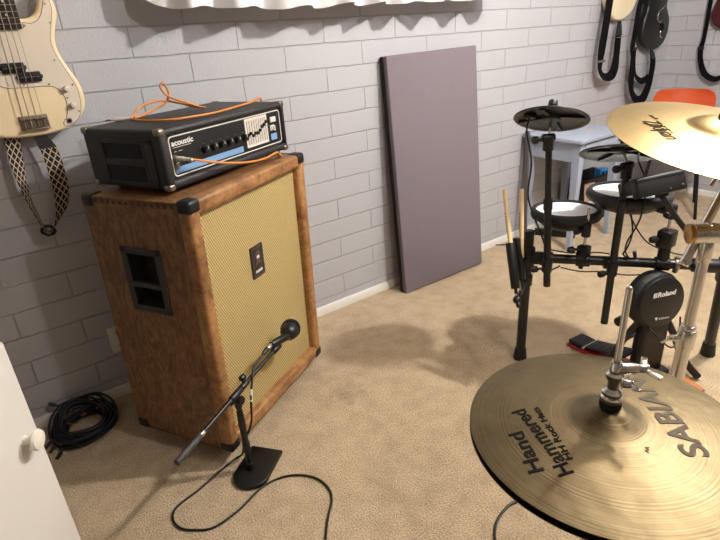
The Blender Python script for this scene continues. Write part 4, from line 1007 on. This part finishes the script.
def tom(c, n, R, rodp, label, mat_rim):
    fr = axis_frame(c, n, (1, 0, 0)); t = thing('tom_pad', label, 'electronic drum', fr)
    obj('shell', B().lathe([(0, -.062), (R*.62, -.062), (R*.70, -.055), (R*.93, -.020), (R*.95, -.006), (R*.8, -.005), (0, -.005)], fr, 64), 'black_plastic', t)
    obj('rubber_rim', B().lathe([(R*.845, -.012), (R*.845, .002), (R*.862, .0085), (R*.90, .010), (R*.96, .006), (R, -.003), (R*1.0, -.020), (R*.965, -.028), (R*.93, -.028), (R*.93, -.012)], fr, 72), mat_rim, t)
    obj('mesh_head', B().lathe([(0, .0015), (R*.86, .0005), (R*.86, -.004), (0, -.004)], fr, 64), 'mesh_white', t)
    # mount block on the shell towards the rod
    loc = fr.inverted() @ V((rodp.x, rodp.y, c.z)); a = math.atan2(loc.y, loc.x); d = V((math.cos(a), math.sin(a), 0))
    w0 = fr @ (d*R*.72+V((0, 0, -.038))); 
    ax = (V((rodp.x, rodp.y, 0))-V((w0.x, w0.y, 0))); hl = ax.length; ax.normalize()
    tgt = V((rodp.x, rodp.y, w0.z-.008))
    b = B().cyl(w0, tgt, .019, .017, 16, .004).cyl(tgt+V((0, 0, -.026)), tgt+V((0, 0, .026)), .017, seg=18, bev=.004)
    s2 = V((-ax.y, ax.x, 0)); b.cyl(tgt+V((0, 0, -.002)), tgt+s2*-.040+V((0, 0, -.002)), .006, seg=12).cyl(tgt-s2*.034, tgt-s2*.052, .011, seg=14, bev=.003)
    obj('mount_bracket', b, 'black_plastic', t)
    lug = fr @ (V((-.3, -.95, 0)).normalized()*R*.97+V((0, 0, -.02)))
    obj('logo_dot', B().sphere(lug, .004, seg=10), 'ink_white', t)
    return fr
T1 = V((1.812, 1.128, .640)); T2 = V((1.925, .948, .724))
tom(T1, (.022, .030, .998), .133, q1, 'small electronic tom pad with white head behind the left rack post', 'black_rubber')
tom(T2, (.034, .008, .999), .149, q2, 'electronic tom pad with white head half hidden by the second rack pole', 'rim_grey')

# sound module
mx = V((.157, -.112, .030)).normalized(); mz = V((.30, .22, .93)); mz = (mz-mx*mz.dot(mx)).normalized(); my = mz.cross(mx)
Mm = frame((1.755, .792, .812), mx, my, mz)
t = thing('drum_module', 'black slab drum module on the rack under the front edge of the crash cymbal', 'drum module', Mm)
obj('case', B(Mm).box((-.050, 0, -.034), (.112, .045, .033), .008, 3).box((-.047, .02, -.020), (.108, .15, .030), .008, 3), 'module_black', t)
obj('back_strip', B(Mm).box((-.045, -.002, .018), (.104, .004, .026), .001), 'rim_grey', t)
obj('screw', B(Mm).cyl((.095, .0, -.016), (.095, -.0025, -.016), .004, seg=12), 'chrome', t)
obj('screw', B(Mm).cyl((.055, .0, -.022), (.055, -.0025, -.022), .003, seg=12), 'chrome', t)
b = B(Mm).cyl((.06, .07, -.018), (.06, .07, -.045), .022, seg=18, bev=.003)
mt = Mm @ V((.06, .07, -.045)); bt = RB-bdv*.05
b.M = Matrix(); b.tube([mt, mt*.6+bt*.4+V((0, 0, .01)), V((bt.x, bt.y, bt.z+.04)), V((bt.x, bt.y, bt.z+.015))], .0095, 12)
obj('mount_arm', b, 'black_metal', t)

# thin black cables on the rack
t = thing('trigger_cable', 'thin black cable hanging from the cymbal pad on the taller rack pole', 'cable', (1.62, 1.10, .47))
w = fp1 @ V((math.cos(math.radians(245))*.079, math.sin(math.radians(245))*.079, -.016))
obj('cord', B().tube([w, w+V((-.012, .0, -.05)), V((1.625, 1.17, .86)), V((1.612, 1.165, .74)), V((1.622, 1.14, .66)), V((1.635, 1.105, .58)), V((1.628, 1.075, .52)), V((1.64, 1.068, .455)), V((1.70, 1.06, .455))], .0032, 8), 'cable_black', t)
t = thing('trigger_cable', 'thin black cable hanging from the cymbal pad on the second pole past the tom', 'cable', (1.85, .88, .49))
w = fp2 @ V((.085, -.045, -.016))
obj('cord', B().tube([w, V((1.859, .900, .860)), V((1.836, .850, .795)), V((1.818, .838, .728)), V((1.812, .838, .68)), V((1.835, .855, .643)), V((1.845, .872, .603)), V((1.85, .888, .566)), V((1.833, .884, .533)), V((1.845, .872, .500))], .0030, 8), 'cable_black', t)
t = thing('trigger_cable', 'thin black cable hanging in a curve below the tom behind the second rack pole', 'cable', (1.87, .86, .49))
obj('cord', B().tube([V((1.86, .90, .675)), V((1.862, .882, .60)), V((1.838, .878, .55)), V((1.832, .888, .515)), V((1.86, .872, .494))], .0032, 8), 'cable_black', t)
obj('plug', B().cyl((1.872, .868, .520), (1.876, .864, .498), .007, seg=12), 'black_plastic', t)
t = thing('trigger_cable', 'thin dark cable drooping from the black drum module down to the crossbar clamp', 'cable', (1.98, .75, .50))
obj('cord', B().tube([V((1.865, .905, .662)), V((1.885, .875, .60)), V((1.92, .84, .545)), V((1.965, .775, .515)), V((2.0, .715, .506))], .0026, 8), 'cable_black', t)
t = thing('trigger_cable', 'thin black cable sagging along the crossbar of the drum rack', 'cable', (1.74, 1.02, .45))
obj('cord', B().tube([V((1.655, 1.10, .53)), V((1.70, 1.075, .513)), V((1.75, 1.04, .500)), V((1.80, .975, .507)), V((1.83, .94, .502))], .0026, 8).tube([V((1.70, 1.055, .45)), V((1.75, 1.0, .435)), V((1.80, .93, .44)), V((1.85, .87, .43)), V((1.92, .78, .445))], .0026, 8), 'cable_black', t)

# ---------------------------------------------------------------- stick holder with two sticks
t = thing('stick_holder', 'black double stick holder clamped to the left post of the drum rack', 'stick holder', (1.52, 1.10, .38))
hb1, ht1 = V((1.474, 1.090, .424)), V((1.508, 1.153, .580)); hb2, ht2 = V((1.540, 1.115, .43)), V((1.556, 1.158, .585))
for a, c in ((hb1, ht1), (hb2, ht2)):
    obj('holder_tube', B().cyl(a, c, .0165, .0175, 20, .002), 'black_plastic', t)
k0 = V((1.468, 1.075, .385)); 
b = B().cyl(hb1, k0, .006, seg=12).sphere(k0, .016).cyl(k0, k0+V((-.012, -.02, -.02)), .009, seg=12, bev=.003).cyl(k0, V((1.60, 1.15, .375)), .006, seg=12).cyl(V((1.645, 1.17, .355)), V((1.645, 1.17, .40)), .0255, seg=22, bev=.003).cyl(V((1.60, 1.15, .375)), V((1.63, 1.165, .377)), .012, seg=14, bev=.003)
b.cyl(hb2, hb2+V((-.01, -.02, -.03)), .006, seg=12).cyl(hb2+V((-.01, -.02, -.03)), k0+V((.03, .01, .0)), .006, seg=12)
obj('bracket', b, 'black_plastic', t)
def stick(a, d, up, label):
    a, d = V(a), V(d).normalized(); p = a+d*.02
    fr = axis_frame(p, d); L = .40
    o = B().lathe([(0, 0), (.0038, .001), (.0055, .006), (.004, .013), (.005, .03), (.0074, .085), (.0082, .12), (.0082, L-.006), (.007, L-.001), (0, L)], fr, 18)
    t = thing('drumstick', label, 'drumstick', fr); s = obj('shaft', o, 'stick', t)
    b = B(fr)
    for k in range(7): b.box((.0076, -.002, L-.16+k*.011), (.0086, .002, L-.153+k*.011), .0003)
    obj('print', b, 'ink_grey', t)
tp1 = V((1.548, 1.224, .762)); d = tp1-hb1
stick(tp1-d.normalized()*.42, d, 0, 'wooden drumstick leaning left in the stick holder in front of the purple-grey panel')
tp2 = V((1.582, 1.172, .766)); d = tp2-hb2
stick(tp2-d.normalized()*.42, d, 0, 'wooden drumstick standing close to the left rack post in the stick holder')

# ---------------------------------------------------------------- kick pad tower and pedal
kc = V((1.866, .734, .358)); kn = V((-.36, -.92, .10)).normalized()
frk = axis_frame(kc, kn, (0, 0, 1)); xk = V((0, 0, 1)).cross(kn).normalized(); yk = kn.cross(xk); frk = frame(kc, xk*1.0, yk, kn); KS = Matrix.Scale(1.13, 4)
t = thing('kick_pad', 'round black kick drum pad with white lettering on a floor tower', 'kick pad', (1.88, .78, 0))
obj('pad_body', B().lathe([(0, -.075), (.078, -.075), (.092, -.066), (.096, -.05), (.096, -.03), (.092, -.022), (.088, -.018), (0, -.018)], frk @ KS, 56), 'black_rubber', t)
pf = obj('pad_face', B().lathe([(0, 0), (.078, 0), (.0855, -.003), (.088, -.009), (.088, -.03), (0, -.03)], frk @ KS, 56), 'black_plastic', t)
fl = frk
def on_face(o, text, size, x, y, width, bold=0., shear=0.):
    fr = WM[o].inverted() @ frk @ Matrix.Translation((x, y, .0005))
    return lettering('lettering', text, size, 'ink_white', o, fr, width=width, bold=bold, shear=shear)
on_face(pf, 'Roland', .026, -.026, .026, .080, bold=.0007, shear=.12)
b = B(frk)
for k in range(4): b.box((-.046+k*.0008, .0262+k*.0048, .0004), (-.030+k*.0008, .0290+k*.0048, .0012))
obj('logo_bars', b, 'ink_white', pf)
on_face(pf, 'V-Drums', .011, -.012, -.066, .046, shear=.1)
obj('logo_wedge', B().prism([(-.030, -.055), (-.016, -.055), (-.023, -.067)], .0004, .0012, frk), 'ink_white', pf)
tb = V((1.908, .765, 0)); Mtw = frame(tb, xk, (V((kn.x, kn.y, 0)).normalized()*-1), (0, 0, 1))
b = B(Mtw); b.box((-.055, -.02, .01), (.055, .035, .30), .012, 3); b.box((-.075, -.045, 0), (.075, .055, .04), .010, 3)
obj('tower', b, 'black_plastic', t)
b = B(Mtw)
b.tube([(.045, .0, .26), (.085, -.02, .18), (.115, -.05, .09), (.165, -.09, .014)], .014, 12).tube([(-.045, .02, .26), (-.085, .05, .16), (-.12, .09, .014)], .014, 12)
obj('stay', b, 'black_plastic', t)
obj('wood_base', B(Mtw).box((-.06, -.16, 0), (.13, -.03, .012), .003), 'fur', t)
obj('spur', B(Mtw).cyl((.13, -.06, .015), (.145, -.07, .0), .009, .004, 12), 'chrome', t)
obj('cord', B().tube([kc+xk*-.05+yk*-.075+kn*-.04, V((1.83, .72, .24)), V((1.87, .68, .19)), V((1.93, .68, .20)), V((1.955, .70, .28))], .0032, 8), 'cable_black', t)

A_, Bp = V((1.905, 1.075, .045)), V((1.850, .925, .085)); pd = (Bp-A_); pl2 = V((pd.x, pd.y, 0)).normalized(); ps = V((-pl2.y, pl2.x, 0))
Mpd = frame((1.892, 1.060, 0), ps, pl2*-1, (0, 0, 1)); Mpd = frame((1.965, 1.085, 0), pl2.cross(V((0, 0, 1))), pl2, (0, 0, 1))
Mpd = RZ((1.925, 1.085, 0), 0) @ Matrix.Rotation(math.atan2(-.20, -.02)-PI/2, 4, 'Z')
t = thing('bass_drum_pedal', 'red and black foot pedal lying on the carpet beside the round kick pad', 'pedal', Mpd)
obj('base_plate', B(Mpd).box((-.052, -.005, .002), (.052, .26, .014), .003), 'red', t)
Mfb = Mpd @ Matrix.Translation((0, .0, .022)) @ Matrix.Rotation(math.radians(13), 4, 'X')
obj('heel_plate', B(Mpd).box((-.045, -.005, .012), (.045, .075, .034), .008, 3), 'black_plastic', t)
b = B(Mpd @ Matrix.Translation((0, .08, .032)) @ Matrix.Rotation(math.radians(14), 4, 'X')).box((-.043, 0, -.005), (.043, .185, .005), .004)
fbp = obj('footboard', b, 'black_plastic', t)
b = B(Mpd @ Matrix.Translation((0, .08, .032)) @ Matrix.Rotation(math.radians(14), 4, 'X'))
for k in range(5): b.box((-.034, .02+k*.032, .004), (.034, .032+k*.032, .0065), .001)
obj('grip_ribs', b, 'rim_grey', fbp)
b = B(Mpd); b.cyl((-.058, .235, .01), (-.058, .235, .15), .009, seg=14, bev=.002).cyl((.058, .235, .01), (.058, .235, .15), .009, seg=14, bev=.002).cyl((-.062, .235, .14), (.062, .235, .14), .008, seg=14)
obj('uprights', b, 'black_metal', t)
obj('hinge_pin', B(Mpd).cyl((-.052, .078, .03), (.052, .078, .03), .006, seg=12), 'chrome', t)
obj('beater_rod', B(Mpd).cyl((.0, .235, .14), (.01, .20, .20), .004, seg=12), 'chrome', t)
obj('beater', B(Mpd).cyl((-.008, .198, .205), (.028, .198, .205), .019, seg=20, bev=.005), 'black_rubber', t)

# ================================================================== hi-hat: stand, top and bottom cymbal
HC = V((.570, .263, .826)); HR = .1778
def hat_h(r, s=1):
    if r < .05: return .0135+.0215*math.sqrt(max(0, 1-(r/.0535)**2))*1.0
    k = (r-.05)/(HR-.05); return .0195-.0195*k**1.25 if r > .05 else 0
def hat_profile(R, th, flip=False):
    rs = [0.0065, .012, .02, .028, .036, .043, .048, .052, .058]+[.058+(R-.058)*i/16 for i in range(1, 17)]
    H = []
    for r in rs:
        z = .0185*(1-(r/R)**1.7)+.0185*(.5+.5*math.cos(PI*min(1, r/.056)))**1.15
        H.append((r, z))
    return H
HH = hat_profile(HR, .0012)
def hat_z(r, P=HH):
    for (r0_, z0_), (r1_, z1_) in zip(P, P[1:]):
        if r0_ <= r <= r1_: return z0_+(z1_-z0_)*(r-r0_)/(r1_-r0_)
    return P[0][1] if r < P[0][0] else P[-1][1]
def cymbal_mesh(P, th, fr, seg=128):
    prof = [(r, z) for r, z in P]+[(P[-1][0], P[-1][1]-th)]+[(r, z-th) for r, z in P[::-1][1:]]+[P[0]]
    return B().lathe(prof, fr, seg)
fh = frame(HC, (1, 0, 0), (0, 1, 0), (0, 0, 1))
t = thing('hi_hat_cymbal', 'large bronze top hi-hat cymbal with dark printed lettering in the foreground', 'cymbal', fh)
tc = obj('cymbal', cymbal_mesh(HH, .0012, fh), 'hat', t, ang=60)
def hat_text(s, size, p, dirv, width, m, bold=0., up=0., shear=0., spacing=1.):
    d = V((dirv[0], dirv[1], 0)).normalized(); u = V((-d.y, d.x, 0))
    fr = frame((p[0]+u.x*up, p[1]+u.y*up, .0006), d, u, (0, 0, 1))
    return lettering('lettering', s, size, m, tc, fr, width=width, height_fn=hat_z, bold=bold, shear=shear, sub=3, extrude=.0002, spacing=spacing)
hat_text('Hand', .027, (-.133, .005), (.495, .869), .067, 'ink', .0004, up=-.003)
hat_text('Hammered', .027, (-.112, -.021), (.41, .91), .120, 'ink', .0004, up=-.003)
hat_text('HH Rock Hats', .0125, (-.095, -.009), (.49, .87), .098, 'ink', .0002, up=-.002)
hat_text('SABIAN', .046, (.030, -.108), (.58, .81), .158, 'ink_grey', .0010, up=-.006)
hat_text('AA', .007, (-.020, -.064), (.9, .4), .010, 'ink_grey')
fb_ = frame(HC+V((0, 0, -.012)), (1, 0, 0), (0, -1, 0), (0, 0, -1))
t = thing('hi_hat_cymbal', 'bottom hi-hat cymbal, a dark edge under the large lettered top cymbal', 'cymbal', fb_)
obj('cymbal', cymbal_mesh(HH, .0013, fb_), 'hat', t, ang=60)
t = thing('hi_hat_stand', 'chrome hi-hat stand with thin rod and clutch through the lettered cymbal', 'hi-hat stand', (HC.x, HC.y, 0))
hx = V((HC.x, HC.y, 0))
obj('pull_rod', B().cyl(hx+V((0, 0, .55)), hx+V((0, 0, 1.033)), .0040, seg=18).sphere(hx+V((0, 0, 1.033)), .0040, seg=14), 'chrome', t)
zt = HC.z+.036
obj('felt_washer', B().cyl(hx+V((0, 0, zt-.002)), hx+V((0, 0, zt+.010)), .0135, seg=28, bev=.003), 'felt', t)
b = B().lathe([(.0045, 0), (.0125, 0), (.0135, .003), (.0130, .006), (.0090, .009), (.0125, .011), (.0128, .015), (.009, .018), (.0070, .020), (.0070, .033), (.0105, .035), (.0108, .041), (.0072, .044), (.0075, .056), (.0058, .060), (.0045, .060)], Matrix.Translation(hx+V((0, 0, zt+.010))), 32)
zc = zt+.010+.040
rdir = V((.78, -.62, 0)); 
b.cyl(hx+V((0, 0, zc+.010)), hx+rdir*.026+V((0, 0, zc+.008)), .0075, seg=16, bev=.002)
obj('clutch', b, 'chrome', t)
def wing(p, d, s, L=.017, m='chrome'):
    p, d, s = V(p), V(d).normalized(), V(s).normalized(); n = d.cross(s); b = B()
    b.cyl(p, p+d*.014, .006, seg=14, bev=.0015)
    for e in (-1, 1):
        c = p+d*.010+s*e*.004
        b.box((0, -.004, -.0022), (L, .004, .0022), .002, 2, Mx=frame(c, (s*e+d*.55), n.cross((s*e+d*.55).normalized()), n))
    return b
b = wing(hx+rdir*.026+V((0, 0, zc+.008)), rdir, V((.577, .815, .05)), .020)
obj('wing_screw', b, 'chrome', t)
b = wing(hx+rdir*.010+V((0, 0, zc-.014)), V((.75, -.65, -.1)), V((.5, .7, -.1)), .014)
obj('wing_screw', b, 'chrome', t)
obj('rod_sleeve', B().cyl(hx+V((0, 0, .30)), hx+V((0, 0, HC.z-.060)), .0105, seg=20).cyl(hx+V((0, 0, .06)), hx+V((0, 0, .55)), .0135, seg=20).cyl(hx+V((0, 0, .53)), hx+V((0, 0, .58)), .019, seg=20, bev=.004), 'chrome', t)
obj('seat_cup', B().lathe([(0, -.062), (.012, -.062), (.022, -.05), (.024, -.047), (.0, -.047)], Matrix.Translation(hx+V((0, 0, HC.z))), 24), 'black_plastic', t)
for k in range(3):
    a = math.radians(25+120*k); d = V((math.cos(a), math.sin(a), 0))
    o = obj('leg', B().tube([hx+V((0, 0, .36))+d*.02, hx+d*.27+V((0, 0, .014))], .0085, 12, smooth=False).tube([hx+V((0, 0, .10))+d*.012, hx+d*.15+V((0, 0, .172))], .005, 8, smooth=False), 'chrome', t)
    obj('rubber_foot', B().sphere(hx+d*.272+V((0, 0, .0135)), .0135, (1.2, 1.2, 1)), 'black_rubber', o)
obj('pedal_board', B().box((hx.x-.045, hx.y-.27, .012), (hx.x+.045, hx.y-.03, .026), .005).box((hx.x-.03, hx.y-.05, .0), (hx.x+.03, hx.y+.03, .07), .006).box((hx.x-.045, hx.y-.275, 0), (hx.x+.045, hx.y-.22, .016), .004), 'old_chrome', t)

# ================================================================== crash cymbal and its stand
CC = V((1.146, .409, 1.101)); CN = V((-.047, -.233, .971)).normalized(); CR = .2032
e1 = V((1, 0, 0)); e1 = (e1-CN*e1.dot(CN)).normalized(); e2 = CN.cross(e1)
fc = frame(CC, e1, e2, CN)
def crash_profile(R):
    H = []
    for r in [.006, .012, .02, .03, .04, .05, .056, .061, .068]+[.068+(R-.068)*i/16 for i in range(1, 17)]:
        if r <= .061: u = r/.061; z = .019+.020*(1-u*u)**.75
        else: k = (r-.061)/(R-.061); z = .019*(1-k**1.5)
        H.append((r, z))
    return H
CP = crash_profile(CR)
t = thing('crash_cymbal', 'large golden crash cymbal with script lettering tilted on a chrome stand', 'cymbal', fc)
co = obj('cymbal', cymbal_mesh(CP, .0010, fc), 'crash', t, ang=60)
def crash_text(s, size, p, deg, width, bold=0., shear=0.):
    a = math.radians(deg); d = V((math.cos(a), math.sin(a), 0)); fr = frame((p[0], p[1], .0008), d, (-d.y, d.x, 0), (0, 0, 1))
    return lettering('lettering', s, size, 'ink', co, fr, width=width, height_fn=lambda r: hat_z(r, CP), bold=bold, shear=shear, sub=3, extrude=.0002)
crash_text('Zildjian', .038, (-.082, .116), -123, .094, -.0002, .38)
crash_text('Avedis', .011, (-.044, .126), -123, .030, 0, .3)
obj('lettering_flourish', B(fc).tube([(x, y, hat_z(math.hypot(x, y), CP)+.0004) for x, y in ((-.094, .108), (-.088, .092), (-.082, .076), (-.092, .058))], .0006, 6), 'ink', co)
obj('felt', B(fc).cyl((0, 0, .036), (0, 0, .048), .018, seg=22, bev=.004), 'felt', t)
obj('wing_nut', B(fc).cyl((0, 0, .049), (0, 0, .060), .008, seg=14, bev=.002).box((-.020, -.003, .055), (.020, .003, .068), .003), 'chrome', t)
SB = V((1.147, .391, 0))
t = thing('cymbal_stand', 'chrome cymbal stand with boom arm holding the golden crash cymbal', 'cymbal stand', SB)
b = B().cyl(SB+V((0, 0, .62)), SB+V((0, 0, .872)), .0110, seg=24).cyl(SB+V((0, 0, .24)), SB+V((0, 0, .655)), .0142, seg=24)
obj('tube', b, 'chrome', t)
b = B().cyl(SB+V((0, 0, .640)), SB+V((0, 0, .690)), .0185, seg=24, bev=.003).cyl(SB+V((0, 0, .684)), SB+V((0, 0, .700)), .0155, seg=24, bev=.003)
jd = V((-.83, .55, 0)); b.cyl(SB+V((0, 0, .668)), SB+jd*.028+V((0, 0, .668)), .008, seg=14, bev=.002)
sd_ = V((.83, -.4, 0)); b.cyl(SB+V((0, 0, .668)), SB+sd_*.026+V((0, 0, .668)), .006, seg=12, bev=.002)
obj('height_collar', b, 'chrome', t)
b = wing(SB+jd*.026+V((0, 0, .668)), jd, V((.3, .5, -.8)), .020); b2_ = SB+jd*.03+V((0, 0, .668))
obj('wing_screw', b, 'chrome', t)
tp, tq = V((1.113, .412, .916)), V((1.157, .368, .918))
ca_ = (tq-tp).normalized()
b = B().cyl(tp+ca_*.004, tp+ca_*.066, .0205, seg=28, bev=.002).cyl(SB+V((0, 0, .85)), V((SB.x, SB.y, tp.z-.004)), .0135, seg=20, bev=.003).cyl(tp+ca_*.026, tp+ca_*.032, .0215, seg=28, bev=.001)
obj('tilter', b, 'chrome', t)
obj('tilter_cap', B().cyl(tp-ca_*.006, tp+ca_*.005, .0205, seg=28, bev=.002), 'brass', t)  # brass colour paints the crash cymbal's reflection onto the chrome tilter end
lo_, q = V((1.122, .416, .848)), V((1.246, .407, 1.008)); bdir = (q-lo_).normalized()
obj('boom_arm', B().cyl(lo_, q, .0092, seg=20).cyl(lo_-bdir*.006, lo_+bdir*.004, .0105, seg=20, bev=.002), 'chrome', t)
rdir_ = (CC-q).normalized()
b = B().cyl(q-bdir*.02, q+bdir*.012, .0125, seg=18, bev=.002).cyl(q+ca_*.022, q-ca_*.022, .0145, seg=20, bev=.003)
obj('cymbal_tilter', b, 'chrome', t)
obj('cymbal_rod', B().cyl(q, CC+CN*.0, .0042, seg=14).cyl(CC-CN*.004, CC+CN*.066, .0042, seg=14), 'chrome', t)
obj('lower_felt', B().cyl(CC+CN*.006, CC+CN*.018, .017, seg=20, bev=.003), 'felt', t)
obj('cup_washer', B().cyl(CC+CN*-.006, CC+CN*.006, .015, seg=20, bev=.002), 'chrome', t)
obj('wing_screw', wing(q-ca_*.022, ca_*-1, V((.3, .3, .9)), .018), 'chrome', t)
obj('leg_collar', B().cyl(SB+V((0, 0, .30)), SB+V((0, 0, .36)), .0185, seg=20, bev=.003).cyl(SB+V((0, 0, .05)), SB+V((0, 0, .25)), .0105, seg=20), 'chrome', t)
for k in range(3):
    a = math.radians(50+120*k); d = V((math.cos(a), math.sin(a), 0))
    o = obj('leg', B().tube([SB+V((0, 0, .33))+d*.02, SB+d*.25+V((0, 0, .014))], .0085, 12, smooth=False).tube([SB+V((0, 0, .08))+d*.012, SB+d*.145+V((0, 0, .155))], .005, 8, smooth=False), 'chrome', t)
    obj('rubber_foot', B().sphere(SB+d*.252+V((0, 0, .0135)), .0135, (1.2, 1.2, 1)), 'black_rubber', o)

# ================================================================== light, camera, view
def lamp(name, loc, power, size, col):
    l = bpy.data.lights.new(name, 'POINT'); l.energy = power; l.shadow_soft_size = size; l.color = col
    o = bpy.data.objects.new(name, l); COL.objects.link(o); o.location = loc; return o
WARM = (1., .945, .87)
lamp('ceiling_or_fill_lamp', (2.12, .42, 2.30), 140, .05, (1., .95, .88))
lamp('ceiling_or_fill_lamp', (1.27, -.05, 2.30), 33, .05, (1., .955, .90))
lamp('ceiling_or_fill_lamp', (3.25, -.30, 2.30), 32, .05, (.93, .965, 1.))  # added fill light to brighten the right wall; stands for no ceiling fixture
w = bpy.data.worlds.new('room_air'); SC.world = w; w.use_nodes = True
w.node_tree.nodes['Background'].inputs[0].default_value = (.9, .92, 1, 1); w.node_tree.nodes['Background'].inputs[1].default_value = .05

GROUPS = {'electric_guitar': 'guitars hanging at the right', 'guitar_strap': 'guitar straps hanging on the walls', 'cymbal_pad': 'electronic cymbal pads on the rack poles', 'tom_pad': 'white headed tom pads on the rack', 'drumstick': 'drumsticks in the stick holder', 'hi_hat_cymbal': 'pair of hi-hat cymbals', 'trigger_cable': 'thin black cables on the drum rack'}
for o in bpy.data.objects:
    k = o.name.split('.')[0]
    if o.parent is None and k in GROUPS: o['group'] = GROUPS[k]

cam = bpy.data.cameras.new('camera'); cam.sensor_width = 36; cam.sensor_fit = 'HORIZONTAL'; cam.lens = 526.3/720*36; cam.clip_start = .02
co_ = bpy.data.objects.new('camera', cam); COL.objects.link(co_)
pitch, roll, yaw, H = .42266455, -.06664788, -.61630347, 1.3250659
fwd = V((-math.sin(yaw)*math.cos(pitch), math.cos(yaw)*math.cos(pitch), -math.sin(pitch))); r0 = V((math.cos(yaw), math.sin(yaw), 0)); u0 = r0.cross(fwd)
rr = r0*math.cos(roll)+u0*math.sin(roll); uu = -r0*math.sin(roll)+u0*math.cos(roll)
Mcam = Matrix((rr, uu, -fwd)).transposed().to_4x4(); Mcam.translation = V((0, 0, H)); co_.matrix_world = Mcam
SC.camera = co_
vs = SC.view_settings; vs.view_transform = 'Standard'; vs.look = 'None'; vs.gamma = 1; vs.use_curve_mapping = False; vs.exposure = .18
